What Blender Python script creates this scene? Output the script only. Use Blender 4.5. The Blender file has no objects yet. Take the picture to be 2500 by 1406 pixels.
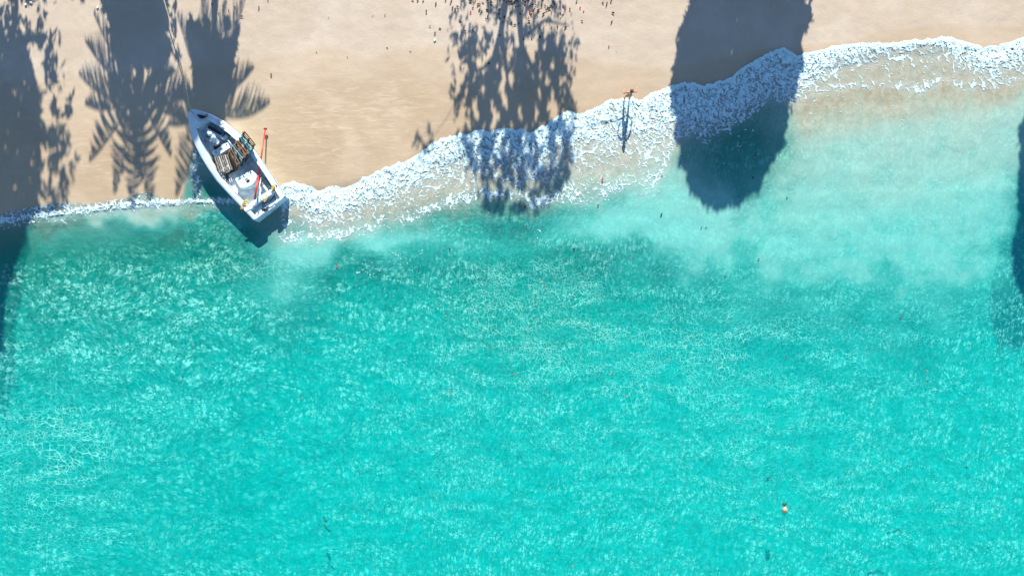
import bpy, bmesh, math, random
import numpy as np
from mathutils import Vector, Matrix

random.seed(7)
rng = np.random.default_rng(11)
scene = bpy.context.scene
COL = scene.collection

# ------------------------------------------------------------------ camera, sky, sun, exposure
S = 42.0          # photograph pixels per metre on the waterline
H = 40.0          # height of the drone
cam_d = bpy.data.cameras.new('camera')
cam = bpy.data.objects.new('camera', cam_d)
COL.objects.link(cam)
cam.location = (0, 0, H)
cam.rotation_euler = (0, 0, 0)
cam_d.sensor_width = 36
cam_d.lens = 36 * H / (2500 / S)
cam_d.clip_start = 0.5
cam_d.clip_end = 2000
scene.camera = cam

SUN_EL = math.radians(30)
SUN_H = Vector((0.068, 0.9977))            # horizontal direction towards the sun
world = bpy.data.worlds.new('World')
scene.world = world
world.use_nodes = True
wn = world.node_tree
bg = wn.nodes['Background']
sky = wn.nodes.new('ShaderNodeTexSky')
sky.sky_type = 'NISHITA'
sky.sun_disc = False
sky.sun_elevation = SUN_EL
sky.sun_rotation = math.atan2(SUN_H.x, SUN_H.y)
sky.altitude = 0
sky.air_density = 1.0
sky.dust_density = 0.0
sky.ozone_density = 3.6
wn.links.new(sky.outputs[0], bg.inputs['Color'])
bg.inputs['Strength'].default_value = 0.083

sun_d = bpy.data.lights.new('sun', 'SUN')
sun_d.energy = 5.0
sun_d.angle = math.radians(0.42)
sun_d.color = (1.0, 0.92, 0.79)
sun = bpy.data.objects.new('sun', sun_d)
COL.objects.link(sun)
to_sun = Vector((SUN_H.x * math.cos(SUN_EL), SUN_H.y * math.cos(SUN_EL), math.sin(SUN_EL)))
sun.rotation_euler = to_sun.to_track_quat('Z', 'Y').to_euler()
sun.location = to_sun * 60

scene.view_settings.view_transform = 'Standard'
scene.view_settings.look = 'None'
scene.view_settings.gamma = 1
scene.view_settings.exposure = 1.07
scene.view_settings.use_curve_mapping = False
scene.render.engine = 'CYCLES'
scene.cycles.transparent_max_bounces = 12

COT = 1 / math.tan(SUN_EL)
SX, SY = SUN_H.x * COT, SUN_H.y * COT        # horizontal way to the sun per metre of height


def W(px, py, z=0.0):
    k = (H - z) / H / S
    return Vector(((px - 1250) * k, (703 - py) * k, z))


# ------------------------------------------------------------------ numpy noise
def _hash(ix, iy, seed):
    h = (ix.astype(np.int64) * 374761393 + iy.astype(np.int64) * 668265263 + seed * 1274126177) & 0xffffffff
    h = ((h ^ (h >> 13)) * 1274126177) & 0xffffffff
    return ((h ^ (h >> 16)) & 0xffffff) / float(0xffffff)


def vnoise(x, y, seed=0):
    x = np.asarray(x, float); y = np.asarray(y, float)
    ix = np.floor(x); iy = np.floor(y)
    fx = x - ix; fy = y - iy
    fx = fx * fx * fx * (fx * (fx * 6 - 15) + 10); fy = fy * fy * fy * (fy * (fy * 6 - 15) + 10)
    a = _hash(ix, iy, seed); b = _hash(ix + 1, iy, seed)
    c = _hash(ix, iy + 1, seed); d = _hash(ix + 1, iy + 1, seed)
    return (a * (1 - fx) + b * fx) * (1 - fy) + (c * (1 - fx) + d * fx) * fy


def fbm(x, y, seed=0, octs=4, gain=0.5):
    s = 0; a = 1; t = 0
    for o in range(octs):
        s = s + a * vnoise(x * 2 ** o + 17.3 * o, y * 2 ** o + 9.1 * o, seed + o)
        t += a; a *= gain
    return s / t


def worley(x, y, seed=0):
    ix = np.floor(x); iy = np.floor(y)
    f1 = np.full(x.shape, 9.0); f2 = np.full(x.shape, 9.0)
    for dx in (-1, 0, 1):
        for dy in (-1, 0, 1):
            cx = ix + dx; cy = iy + dy
            qx = cx + _hash(cx, cy, seed); qy = cy + _hash(cx, cy, seed + 77)
            d = np.hypot(qx - x, qy - y)
            f2 = np.minimum(f2, np.maximum(f1, d)); f1 = np.minimum(f1, d)
    return f1, f2


def sstep(a, b, x):
    t = np.clip((x - a) / (b - a), 0, 1)
    return t * t * (3 - 2 * t)


def gauss(px, py, cx, cy, rx, ry):
    return np.exp(-((px - cx) / rx) ** 2 - ((py - cy) / ry) ** 2)


# ------------------------------------------------------------------ shoreline, ground and water levels (in photograph pixels on the waterline)
EDGE = np.array([(-6000, 900), (-1500, 640), (0, 524), (60, 509), (100, 502), (170, 494), (240, 496), (310, 484), (345, 472), (380, 474), (415, 489), (436, 488), (446, 472), (453, 440), (459, 412),
                 (466, 388), (477, 366), (520, 376), (560, 400), (620, 430), (660, 458), (680, 462), (690, 450), (715, 438), (745, 450),
                 (770, 462), (800, 458), (850, 452), (870, 442), (920, 420), (950, 407), (1000, 388), (1035, 368), (1060, 346), (1110, 331),
                 (1180, 319), (1240, 313), (1300, 320), (1330, 306), (1360, 282), (1385, 273), (1420, 277), (1460, 263), (1490, 246),
                 (1530, 239), (1560, 242), (1600, 226), (1640, 206), (1680, 198), (1720, 206), (1780, 190), (1830, 156), (1870, 131),
                 (1910, 121), (1945, 141), (1970, 130), (2000, 121), (2060, 111), (2130, 106), (2200, 103), (2260, 96), (2310, 90),
                 (2360, 104), (2400, 116), (2440, 108), (2500, 93), (2700, 70), (4000, -60), (9000, -400)], float)
BASE = np.array([(-6000, 900), (-1500, 640), (0, 525), (450, 490), (700, 470), (1000, 410), (1300, 340), (1600, 265), (1900, 185),
                 (2200, 130), (2500, 110), (4000, -40), (9000, -400)], float)


def edge(px):
    e = np.interp(px, EDGE[:, 0], EDGE[:, 1])
    amp = np.interp(px, [0, 440, 450, 690, 700, 1960, 2000, 2500], [4, 4, 2.5, 1.5, 9, 9, 5, 6])
    n = np.abs(vnoise(px / 30.0, px * 0 + 3.3, 5) - .5) * 2 + .55 * np.abs(vnoise(px / 12.0, px * 0 + 8.3, 6) - .5) * 2
    return e + amp * (n - .6)


def base(px):
    return np.interp(px, BASE[:, 0], BASE[:, 1])


def ground_z(px, py):
    t = (py - base(px)) / S
    land = -t * 0.055
    sea = -2.2 * (1 - np.exp(-np.maximum(t, 0) * 0.10 / 1.2))
    g = np.where(t < 0, land, sea)
    g = np.minimum(g, 2.2)
    g = g - .45 * gauss(px, py, 535, 470, 55, 60)
    g = g + 0.035 * (fbm(px / 130, py / 90, 31, 3) - .5) + .012 * (fbm(px / 25, py / 14, 35, 2) - .5)
    return g


def water_z(px, py):
    g = ground_z(px, py)
    t = py - edge(px)
    full = np.maximum(g + 0.03, 0)
    k = sstep(0, 30, t)
    z = (g + .008) * (1 - k) + full * k
    d = (py - base(px)) / S
    wave = 0.10 * (fbm(px / 260, py / 70, 41, 3) - .5)
    return z + wave * sstep(30, 220, t) * .8 + .03 * (fbm(px / 30, py / 26, 44, 3) - .5) * sstep(20, 120, t)


# ------------------------------------------------------------------ object helpers
def tag(o, label=None, cat=None, group=None, kind=None):
    if label: o['label'] = label
    if cat: o['category'] = cat
    if group: o['group'] = group
    if kind: o['kind'] = kind
    return o


def empty(name, loc, label=None, cat=None, group=None, rz=0.0):
    o = bpy.data.objects.new(name, None)
    o.empty_display_size = .2
    COL.objects.link(o)
    o.location = loc
    o.rotation_euler = (0, 0, rz)
    return tag(o, label, cat, group)


def mesh_obj(name, verts, faces, mat, parent=None, smooth=False):
    me = bpy.data.meshes.new(name)
    me.from_pydata([tuple(v) for v in verts], [], faces)
    me.validate()
    me.materials.append(mat)
    if smooth:
        me.polygons.foreach_set('use_smooth', [True] * len(me.polygons))
    o = bpy.data.objects.new(name, me)
    COL.objects.link(o)
    if parent is not None: o.parent = parent
    return o


def np_grid(name, X, Y, Z, mat, attrs=None, keep=None, kind=None):
    """mesh from 2-D arrays of vertices; keep = boolean mask of the cells"""
    r, c = X.shape
    co = np.stack([X, Y, Z], -1).reshape(-1, 3)
    idx = np.arange(r * c).reshape(r, c)
    q = np.stack([idx[:-1, :-1], idx[:-1, 1:], idx[1:, 1:], idx[1:, :-1]], -1)
    if keep is not None: q = q[keep]
    q = q.reshape(-1, 4)
    used = np.unique(q)
    remap = np.full(r * c, -1, np.int64); remap[used] = np.arange(len(used))
    q = remap[q]; co = co[used]
    # face up
    a, b, d = co[q[:, 0]], co[q[:, 1]], co[q[:, 2]]
    nz = (b[:, 0] - a[:, 0]) * (d[:, 1] - a[:, 1]) - (b[:, 1] - a[:, 1]) * (d[:, 0] - a[:, 0])
    q[nz < 0] = q[nz < 0][:, ::-1]
    me = bpy.data.meshes.new(name)
    me.vertices.add(len(co)); me.vertices.foreach_set('co', co.astype(np.float32).ravel())
    me.loops.add(q.size); me.loops.foreach_set('vertex_index', q.astype(np.int32).ravel())
    me.polygons.add(len(q)); me.polygons.foreach_set('loop_start', np.arange(0, q.size, 4, dtype=np.int32))
    me.polygons.foreach_set('use_smooth', np.ones(len(q), bool))
    me.update(calc_edges=True)
    me.materials.append(mat)
    for k, v in (attrs or {}).items():
        at = me.attributes.new(k, 'FLOAT', 'POINT')
        at.data.foreach_set('value', v.reshape(-1)[used].astype(np.float32))
    o = bpy.data.objects.new(name, me)
    COL.objects.link(o)
    if kind: o['kind'] = kind
    return o


class MB:
    def __init__(self): self.v = []; self.f = []

    def prism(self, pts, z0, z1, taper=1.0):
        """pts outline (x,y), from z0 to z1"""
        n = len(pts); b = len(self.v)
        cx = sum(p[0] for p in pts) / n; cy = sum(p[1] for p in pts) / n
        self.v += [(p[0], p[1], z0) for p in pts]
        self.v += [(cx + (p[0] - cx) * taper, cy + (p[1] - cy) * taper, z1) for p in pts]
        area = sum(pts[i][0] * pts[(i + 1) % n][1] - pts[(i + 1) % n][0] * pts[i][1] for i in range(n))
        up = list(range(b + n, b + 2 * n)); dn = list(range(b, b + n))
        if area < 0: self.f.append(up[::-1]); self.f.append(dn)
        else: self.f.append(up); self.f.append(dn[::-1])
        for i in range(n):
            j = (i + 1) % n
            q = [b + i, b + j, b + n + j, b + n + i]
            self.f.append(q if area > 0 else q[::-1])
        return self

    def box(self, c, size, M=None):
        b = len(self.v)
        for sx in (-.5, .5):
            for sy in (-.5, .5):
                for sz in (-.5, .5):
                    p = Vector((c[0] + sx * size[0], c[1] + sy * size[1], c[2] + sz * size[2]))
                    self.v.append(tuple(M @ p if M is not None else p))
        for q in ((0, 1, 3, 2), (4, 6, 7, 5), (0, 4, 5, 1), (2, 3, 7, 6), (0, 2, 6, 4), (1, 5, 7, 3)):
            self.f.append([b + i for i in q])
        return self

    def tube(self, pts, r, n=8, r1=None):
        pts = [Vector(p) for p in pts]
        b = len(self.v); m = len(pts)
        for i, p in enumerate(pts):
            d = (pts[min(i + 1, m - 1)] - pts[max(i - 1, 0)]).normalized()
            a = d.cross(Vector((0, 0, 1)))
            if a.length < 1e-3: a = d.cross(Vector((1, 0, 0)))
            a.normalize(); c = d.cross(a)
            rr = r if r1 is None else r + (r1 - r) * i / (m - 1)
            for k in range(n):
                t = 2 * math.pi * k / n
                self.v.append(tuple(p + a * (rr * math.cos(t)) + c * (rr * math.sin(t))))
        for i in range(m - 1):
            for k in range(n):
                k2 = (k + 1) % n
                self.f.append([b + i * n + k, b + i * n + k2, b + (i + 1) * n + k2, b + (i + 1) * n + k])
        self.f.append([b + k for k in range(n)][::-1]); self.f.append([b + (m - 1) * n + k for k in range(n)])
        return self

    def ball(self, c, r, nu=12, nv=8, sc=(1, 1, 1)):
        b = len(self.v)
        for j in range(nv + 1):
            ph = math.pi * j / nv
            for i in range(nu):
                th = 2 * math.pi * i / nu
                self.v.append((c[0] + sc[0] * r * math.sin(ph) * math.cos(th), c[1] + sc[1] * r * math.sin(ph) * math.sin(th), c[2] + sc[2] * r * math.cos(ph)))
        for j in range(nv):
            for i in range(nu):
                i2 = (i + 1) % nu
                self.f.append([b + j * nu + i, b + (j + 1) * nu + i, b + (j + 1) * nu + i2, b + j * nu + i2])
        return self

    def build(self, name, mat, parent=None, smooth=False, bevel=0):
        o = mesh_obj(name, self.v, self.f, mat, parent, smooth)
        if bevel:
            m = o.modifiers.new('bevel', 'BEVEL'); m.width = bevel; m.segments = 2; m.limit_method = 'ANGLE'
        return o


# ------------------------------------------------------------------ node helpers
class NT:
    def __init__(self, name, flat=False):
        self.flat = flat
        self.m = bpy.data.materials.new(name); self.m.use_nodes = True
        self.t = self.m.node_tree; self.t.nodes.clear()
        self.out = self.t.nodes.new('ShaderNodeOutputMaterial')

    def n(self, typ, **kw):
        nd = self.t.nodes.new(typ)
        for k, v in kw.items():
            if k.startswith('i_'):
                key = k[2:].replace('_', ' ')
                self.put(nd.inputs[key], v)
            else: setattr(nd, k, v)
        return nd

    def put(self, sock, v):
        if isinstance(v, bpy.types.NodeSocket): self.t.links.new(v, sock)
        elif isinstance(v, bpy.types.Node): self.t.links.new(v.outputs[0], sock)
        else: sock.default_value = v

    def attr(self, name): return self.n('ShaderNodeAttribute', attribute_name=name).outputs['Fac']

    def math(self, op, a, b=None, clamp=False):
        nd = self.t.nodes.new('ShaderNodeMath'); nd.operation = op; nd.use_clamp = clamp
        self.put(nd.inputs[0], a)
        if b is not None: self.put(nd.inputs[1], b)
        return nd.outputs[0]

    def ramp(self, v, a, b, lo=0.0, hi=1.0, smooth=True):
        nd = self.t.nodes.new('ShaderNodeMapRange'); nd.interpolation_type = 'SMOOTHSTEP' if smooth else 'LINEAR'
        self.put(nd.inputs['Value'], v); self.put(nd.inputs['From Min'], a); self.put(nd.inputs['From Max'], b)
        self.put(nd.inputs['To Min'], lo); self.put(nd.inputs['To Max'], hi)
        return nd.outputs[0]

    def mix(self, f, a, b, blend='MIX'):
        nd = self.t.nodes.new('ShaderNodeMix'); nd.data_type = 'RGBA'; nd.blend_type = blend
        self.put(nd.inputs[0], f); self.put(nd.inputs[6], a); self.put(nd.inputs[7], b)
        return nd.outputs[2]

    def noise(self, vec, scale, detail=3, rough=.55, dist=0.0):
        nd = self.n('ShaderNodeTexNoise'); self.put(nd.inputs['Vector'], vec)
        if self.flat: nd.noise_dimensions = '2D'
        nd.inputs['Scale'].default_value = scale; nd.inputs['Detail'].default_value = detail
        nd.inputs['Roughness'].default_value = rough; nd.inputs['Distortion'].default_value = dist
        return nd

    def voro(self, vec, scale, feature='DISTANCE_TO_EDGE'):
        nd = self.n('ShaderNodeTexVoronoi', feature=feature, voronoi_dimensions='2D' if self.flat else '3D'); self.put(nd.inputs['Vector'], vec)
        nd.inputs['Scale'].default_value = scale
        return nd.outputs['Distance']

    def vec(self, op, a, b=None, s=None):
        nd = self.t.nodes.new('ShaderNodeVectorMath'); nd.operation = op
        self.put(nd.inputs[0], a)
        if b is not None: self.put(nd.inputs[1], b)
        if s is not None: self.put(nd.inputs['Scale'], s)
        return nd.outputs[0]

    def pos(self): return self.n('ShaderNodeNewGeometry').outputs['Position']

    def bump(self, h, strength, dist):
        nd = self.n('ShaderNodeBump'); self.put(nd.inputs['Height'], h)
        self.put(nd.inputs['Strength'], strength); nd.inputs['Distance'].default_value = dist
        return nd.outputs[0]

    def principled(self, color, rough=.6, normal=None, spec=.5, metal=0.0, coat=0.0):
        p = self.n('ShaderNodeBsdfPrincipled')
        self.put(p.inputs['Base Color'], color); self.put(p.inputs['Roughness'], rough)
        self.put(p.inputs['Specular IOR Level'], spec); p.inputs['Metallic'].default_value = metal
        p.inputs['Coat Weight'].default_value = coat
        if normal is not None: self.put(p.inputs['Normal'], normal)
        return p.outputs[0]

    def done(self, sh):
        self.t.links.new(sh, self.out.inputs['Surface']); return self.m


def lin(r, g, b, k=1.0):
    f = lambda c: ((c / 255 + .055) / 1.055) ** 2.4 if c / 255 > .04045 else c / 255 / 12.92
    return (f(r) * k, f(g) * k, f(b) * k, 1)


def simple(name, col, rough=.5, var=.12, scale=6.0, spec=.5, metal=0.0, bump=.0, coat=0.0):
    t = NT(name); p = t.n('ShaderNodeTexCoord').outputs['Object']
    nz = t.noise(p, scale, 4, .6)
    dark = tuple(c * (1 - var * 2) for c in col[:3]) + (1,)
    lite = tuple(min(1, c * (1 + var)) for c in col[:3]) + (1,)
    c = t.mix(t.ramp(nz.outputs[0], .3, .7), dark, lite)
    nrm = t.bump(nz.outputs[0], bump, .01) if bump else None
    return t.done(t.principled(c, rough, nrm, spec, metal, coat))


# ------------------------------------------------------------------ sand
def sand_material():
    t = NT('sand', True); p = t.pos()
    wet = t.attr('wet'); rip = t.attr('ripple')
    big = t.noise(p, .22, 4, .55, .5); mid = t.noise(p, 1.3, 5, .6); fine = t.noise(p, 16, 4, .7)
    dry = t.mix(t.ramp(big.outputs[0], .35, .65), (.485, .41, .325, 1), (.535, .465, .385, 1))
    dry = t.mix(t.ramp(mid.outputs[0], .35, .7, 0, .35), dry, (.43, .365, .295, 1))
    wetc = t.mix(t.ramp(big.outputs[0], .3, .7), (.42, .325, .215, 1), (.485, .39, .275, 1))
    # faint run-off streaks on the wet sand
    mp = t.n('ShaderNodeMapping'); t.put(mp.inputs['Vector'], p); mp.inputs['Rotation'].default_value = (0, 0, math.radians(-34)); mp.inputs['Scale'].default_value = (1, 5, 1)
    st = t.noise(mp.outputs[0], .9, 5, .65, .8)
    wetc = t.mix(t.math('MULTIPLY', t.ramp(st.outputs[0], .5, .68), t.math('ADD', .12, t.math('MULTIPLY', rip, .45))), wetc, (.57, .48, .36, 1))
    wetc = t.mix(t.math('MULTIPLY', t.ramp(st.outputs[0], .48, .3), t.math('ADD', .1, t.math('MULTIPLY', rip, .3))), wetc, (.38, .285, .19, 1))
    c = t.mix(wet, dry, wetc)
    bed = t.mix(t.ramp(mid.outputs[0], .35, .65), (.58, .60, .55, 1), (.72, .74, .69, 1))
    c = t.mix(t.attr('bed'), c, bed)
    c = t.mix(t.ramp(fine.outputs[0], .3, .75, 0, .22), c, t.mix(.5, c, (.3, .25, .2, 1)))
    sp = t.voro(p, 9, 'F1')                      # crumbs of shell and weed
    c = t.mix(t.math('MULTIPLY', t.ramp(sp, .045, .02), t.ramp(mid.outputs[0], .5, .62)), c, (.2, .15, .11, 1))
    h = t.math('ADD', t.math('MULTIPLY', fine.outputs[0], .35), t.math('MULTIPLY', mid.outputs[0], 1.0))
    h = t.math('ADD', h, t.math('MULTIPLY', st.outputs[0], t.math('MULTIPLY', rip, .8)))
    nrm = t.bump(h, t.math('SUBTRACT', .42, t.math('MULTIPLY', wet, .2)), .06)
    return t.done(t.principled(c, t.math('SUBTRACT', .95, t.math('MULTIPLY', wet, .45)), nrm, .3))


def axis(lo, hi, step, far, n=10):
    core = np.arange(lo, hi + step, step)
    g = np.geomspace(1, far, n)
    return np.concatenate([(lo - g * 60)[::-1], core, hi + g * 60])


WETL = np.array([(-3000, 300), (0, 208), (115, 206), (200, 192), (400, 170), (560, 160), (640, 150), (700, 138), (780, 122), (830, 125), (900, 148),
                 (960, 130), (1050, 114), (1100, 124), (1150, 112), (1300, 125), (1420, 140), (1500, 160), (1640, 167), (1800, 130), (1960, 108),
                 (2100, 100), (2150, 75), (2250, 62), (2350, 60), (2500, 62), (5000, -100)], float)
gx = axis(-160, 2660, 6, 120); gy = axis(-200, 1560, 6, 120)
PX, PY = np.meshgrid(gx, gy)
GZ = ground_z(PX, PY)
wl = np.interp(PX, WETL[:, 0], WETL[:, 1]) + 10 * (fbm(PX / 60, PY / 60, 51, 3) - .5)
wet = sstep(-5, 9, PY - wl) * (.62 + .38 * sstep(20, 140, PY - wl)) * .95 + .05 * fbm(PX / 50, PY / 50, 52)
ripple = gauss(PX, PY, 800, 320, 190, 110) + .7 * gauss(PX, PY, 250, 380, 120, 80) + .5 * gauss(PX, PY, 980, 260, 120, 90)
sandm = sand_material()
tag(np_grid('sand', (PX - 1250) / S, (703 - PY) / S, GZ, sandm, {'wet': wet, 'ripple': ripple, 'bed': sstep(60, 260, PY - base(PX))}, kind='structure'))


# ------------------------------------------------------------------ sea
def sea_material():
    t = NT('sea_water', True); p = t.pos()
    A = {k: t.attr(k) for k in ('sandy', 'milk', 'caustic_net', 'mot', 'deep_or_shade', 'op', 'green', 'froth', 'dep', 'pale')}
    wv = t.noise(p, .35, 0, .5)
    wf = t.noise(p, 3.0, 1, .5)
    off = t.vec('SCALE', t.vec('SUBTRACT', wv.outputs[1], (.5, .5, .5)), s=.9)
    off2 = t.vec('SCALE', t.vec('SUBTRACT', wf.outputs[1], (.5, .5, .5)), s=.055)
    sx = t.n('ShaderNodeSeparateXYZ'); t.put(sx.inputs[0], p)
    cb = t.n('ShaderNodeCombineXYZ'); t.put(cb.inputs[0], t.attr('along')); t.put(cb.inputs[1], t.math('MULTIPLY', sx.outputs[1], .86))
    qs = t.vec('ADD', t.vec('ADD', cb.outputs[0], off), off2)
    e1 = t.voro(qs, 3.1); e2 = t.voro(qs, 6.2)
    blob = t.noise(qs, 3.3, 3, .62, .1)
    blob2 = t.noise(qs, 1.1, 3, .55, .2)
    fil = t.noise(qs, 7.5, 2, .6, .0); pat = t.noise(p, .8, 3, .6)
    ms = t.n('ShaderNodeMapping'); t.put(ms.inputs['Vector'], p); ms.inputs['Rotation'].default_value = (0, 0, math.radians(-18)); ms.inputs['Scale'].default_value = (.55, 1.5, 1)
    swell = t.noise(ms.outputs[0], .55, 4, .6, .5)
    swl = t.ramp(swell.outputs[0], .34, .64, .35, 1.15)
    lines = t.math('MAXIMUM', t.math('MULTIPLY', t.ramp(e1, .10, .0), 1.0), t.math('MULTIPLY', t.ramp(e2, .14, .0), t.ramp(pat.outputs[0], .35, .6, .35, 1.0)))  # sunlight caustic web, drawn as procedural lines instead of refracted
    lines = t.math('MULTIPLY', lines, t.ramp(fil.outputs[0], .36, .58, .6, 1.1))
    patch = t.ramp(blob.outputs[0], .50, .63)
    cells = []
    for sc_, seedv in ((3.0, 0), (5.4, 9)):
        vn = t.n('ShaderNodeTexVoronoi', feature='F1', voronoi_dimensions='2D'); t.put(vn.inputs['Vector'], t.vec('ADD', qs, (seedv, seedv * .7, 0))); vn.inputs['Scale'].default_value = sc_
        rnd = t.n('ShaderNodeSeparateColor'); t.put(rnd.inputs[0], vn.outputs['Color'])
        dd = t.math('ADD', vn.outputs['Distance'], t.math('MULTIPLY', t.math('SUBTRACT', fil.outputs[0], .5), .7))
        cells.append((t.math('MULTIPLY', t.ramp(dd, .50, .16), t.ramp(rnd.outputs[0], .35, .85)), t.math('MULTIPLY', t.ramp(dd, .58, .20), t.ramp(rnd.outputs[0], .34, .08))))
    rid = t.math('MAXIMUM', t.ramp(e2, .22, .02), t.math('MULTIPLY', t.ramp(fil.outputs[0], .45, .65), .6))
    fleck = t.math('MAXIMUM', cells[0][0], t.math('MULTIPLY', cells[1][0], .85))  # sparkle flecks of light, painted into the water colour
    fleck = t.math('MULTIPLY', fleck, t.math('ADD', .5, t.math('MULTIPLY', rid, .6)))
    patch = t.math('MULTIPLY', t.math('ADD', t.math('MULTIPLY', patch, .22), t.math('MULTIPLY', fleck, 1.05)), swl, clamp=True)
    lines = t.math('MULTIPLY', lines, swl)
    lightness = t.math('ADD', t.math('MULTIPLY', lines, A['caustic_net']), t.math('MULTIPLY', patch, A['mot']), clamp=True)
    darkness = t.math('MULTIPLY', t.ramp(t.math('ADD', t.math('MULTIPLY', blob2.outputs[0], .6), t.math('MULTIPLY', blob.outputs[0], .4)), .50, .36), A['mot'], clamp=True)
    darkness = t.math('MAXIMUM', darkness, t.math('MULTIPLY', t.math('MAXIMUM', cells[0][1], cells[1][1]), A['mot']))
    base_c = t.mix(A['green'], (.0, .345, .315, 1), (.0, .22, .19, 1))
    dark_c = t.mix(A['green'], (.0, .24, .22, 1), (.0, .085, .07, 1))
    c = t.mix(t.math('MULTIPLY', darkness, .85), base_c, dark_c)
    c = t.mix(A['deep_or_shade'], c, (.0, .12, .125, 1))
    cloud = t.noise(p, .7, 7, .6, .15)
    milk = t.math('MULTIPLY', A['milk'], t.ramp(cloud.outputs[0], .30, .70, .80, 1.1), clamp=True)
    milk_c = t.mix(A['pale'], t.mix(t.ramp(milk, .4, .9), (.05, .43, .40, 1), (.14, .49, .455, 1)), (.32, .48, .43, 1))
    c = t.mix(t.math('MULTIPLY', milk, 1.25, clamp=True), c, milk_c)
    lc = t.mix(A['green'], (.12, .80, .74, 1), (.24, .68, .58, 1))
    vis = t.math('MULTIPLY', lightness, t.math('SUBTRACT', 1.0, t.math('MULTIPLY', milk, .85)))
    c = t.mix(t.math('MULTIPLY', vis, .95), c, lc)
    c = t.mix(t.math('MULTIPLY', t.math('MULTIPLY', vis, vis), t.math('MULTIPLY', A['caustic_net'], .5)), c, (.42, .74, .68, 1))  # painted caustic highlights, palest where the web is strongest
    sc = t.noise(p, 2.6, 6, .65, .6)
    sandc = t.mix(t.ramp(sc.outputs[0], .35, .65), (.31, .295, .215, 1), (.40, .385, .30, 1))
    c = t.mix(A['sandy'], c, sandc)
    frn = t.noise(p, 5.5, 5, .7, .5)
    c = t.mix(t.math('MULTIPLY', A['froth'], t.ramp(frn.outputs[0], .35, .62, .35, 1.0)), c, (.56, .66, .66, 1))
    hgt = t.math('ADD', t.math('MULTIPLY', lines, t.math('MULTIPLY', A['caustic_net'], .5)), t.math('MULTIPLY', blob.outputs[0], 1.0))
    calm = t.math('SUBTRACT', 1.0, t.math('MAXIMUM', milk, A['sandy']), clamp=True)
    nrm = t.bump(hgt, t.math('ADD', .08, t.math('MULTIPLY', calm, .5)), .12)
    dif = t.n('ShaderNodeBsdfDiffuse'); t.put(dif.inputs['Color'], c); t.put(dif.inputs['Normal'], nrm)
    tr = t.n('ShaderNodeBsdfTransparent'); t.put(tr.inputs['Color'], t.mix(A['dep'], (.95, .97, .97, 1), t.mix(A['green'], (.0, .88, .875, 1), (.025, .82, .77, 1))))
    opl = t.math('ADD', t.math('ADD', A['op'], t.math('MULTIPLY', darkness, .16)), t.math('MULTIPLY', t.math('SUBTRACT', 1.0, A['op']), t.math('MULTIPLY', vis, .46)), clamp=True)  # painted caustics also raise the opacity
    body = t.n('ShaderNodeMixShader'); t.put(body.inputs[0], opl); t.put(body.inputs[1], tr); t.put(body.inputs[2], dif)
    gl = t.n('ShaderNodeBsdfGlossy'); gl.inputs['Roughness'].default_value = .12
    nb = t.bump(t.noise(p, 5, 5, .6).outputs[0], .35, .08); t.put(gl.inputs['Normal'], nb)
    fr = t.n('ShaderNodeFresnel'); fr.inputs['IOR'].default_value = 1.33; t.put(fr.inputs['Normal'], nb)
    sh = t.n('ShaderNodeMixShader'); t.put(sh.inputs[0], t.math('MULTIPLY', fr.outputs[0], t.math('SUBTRACT', 1.0, t.n('ShaderNodeNewGeometry').outputs['Backfacing']))); t.put(sh.inputs[1], body); t.put(sh.inputs[2], gl)
    return t.done(sh.outputs[0])


KX = [-200, 0, 200, 400, 458, 466, 540, 600, 680, 690, 750, 850, 960, 1050, 1150, 1300, 1450, 1600, 1650, 1800, 1930, 1970, 2100, 2250, 2340, 2400, 2500, 2700]
KD = [8, 9, 9, 12, 10, 9, 3, 3, 10, 95, 78, 66, 70, 70, 80, 84, 90, 98, 110, 122, 108, 75, 28, 16, 40, 60, 62, 60]
KL = [22, 24, 22, 30, 30, 26, 8, 8, 20, 150, 135, 130, 152, 170, 178, 190, 212, 232, 142, 138, 122, 108, 108, 122, 118, 104, 104, 100]


def foam_field(PX, PY):
    T = PY - edge(PX)
    D = np.interp(PX, KX, KD) * (.84 + .56 * fbm(PX / 55, PY / 120, 101, 3))
    L = np.interp(PX, KX, KL) * (.82 + .36 * fbm(PX / 70, PY / 90, 103, 3))
    cov = 1 - .52 * sstep(.35, 1.05, T / D)
    cov = cov * (1 - .50 * sstep(0, 1, (T - D) / np.maximum((L - D) * .55, 6)))
    ridge = np.exp(-((T - .88 * L) / (.13 * L + 3)) ** 2) * .52 * sstep(690, 740, PX) * (1 - .6 * sstep(1640, 1680, PX) * (1 - sstep(1940, 1990, PX)))
    ridge *= .5 + .9 * fbm(PX / 60, PY / 60, 107, 2)
    cov = np.maximum(cov, ridge)
    cov *= 1 - sstep(.95, 1.12, T / L)
    cov -= .45 * gauss(PX, PY, 715, 515, 30, 22)
    cov = np.maximum(cov, .62 * gauss(PX, PY, 715, 580, 34, 20) * (T > 0))
    bl = np.interp(PX, [-200, 0, 100, 200, 300, 400, 450, 540, 600, 690], [560, 538, 525, 513, 502, 494, 490, 487, 490, 500])
    left = (PX < 640)
    lf = .95 * np.exp(-((PY - bl - 3) / (5 + 5 * fbm(PX / 40, PY * 0, 181, 2))) ** 2) + .42 * sstep(0, 5, T) * (PY < bl) * (PX < 440) + .5 * np.exp(-(T / 3.0) ** 2) * (PX < 440)
    lf = np.maximum(lf, .30 * np.exp(-((PY - bl - 14) / 12) ** 2))
    lf = np.maximum(lf, .62 * np.exp(-((PX - 476 - 24 * (fbm(PY / 28, PX * 0, 183, 2) - .5)) / 13) ** 2) * (PY < 492) * (T > 0))
    cov = np.where(left, lf, cov)
    # breaker line on the left follows the edge, with the wash curling round the hull
    cov = np.where(T < 0, 0, cov)
    return np.clip(cov, 0, 1), T, D, L


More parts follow.
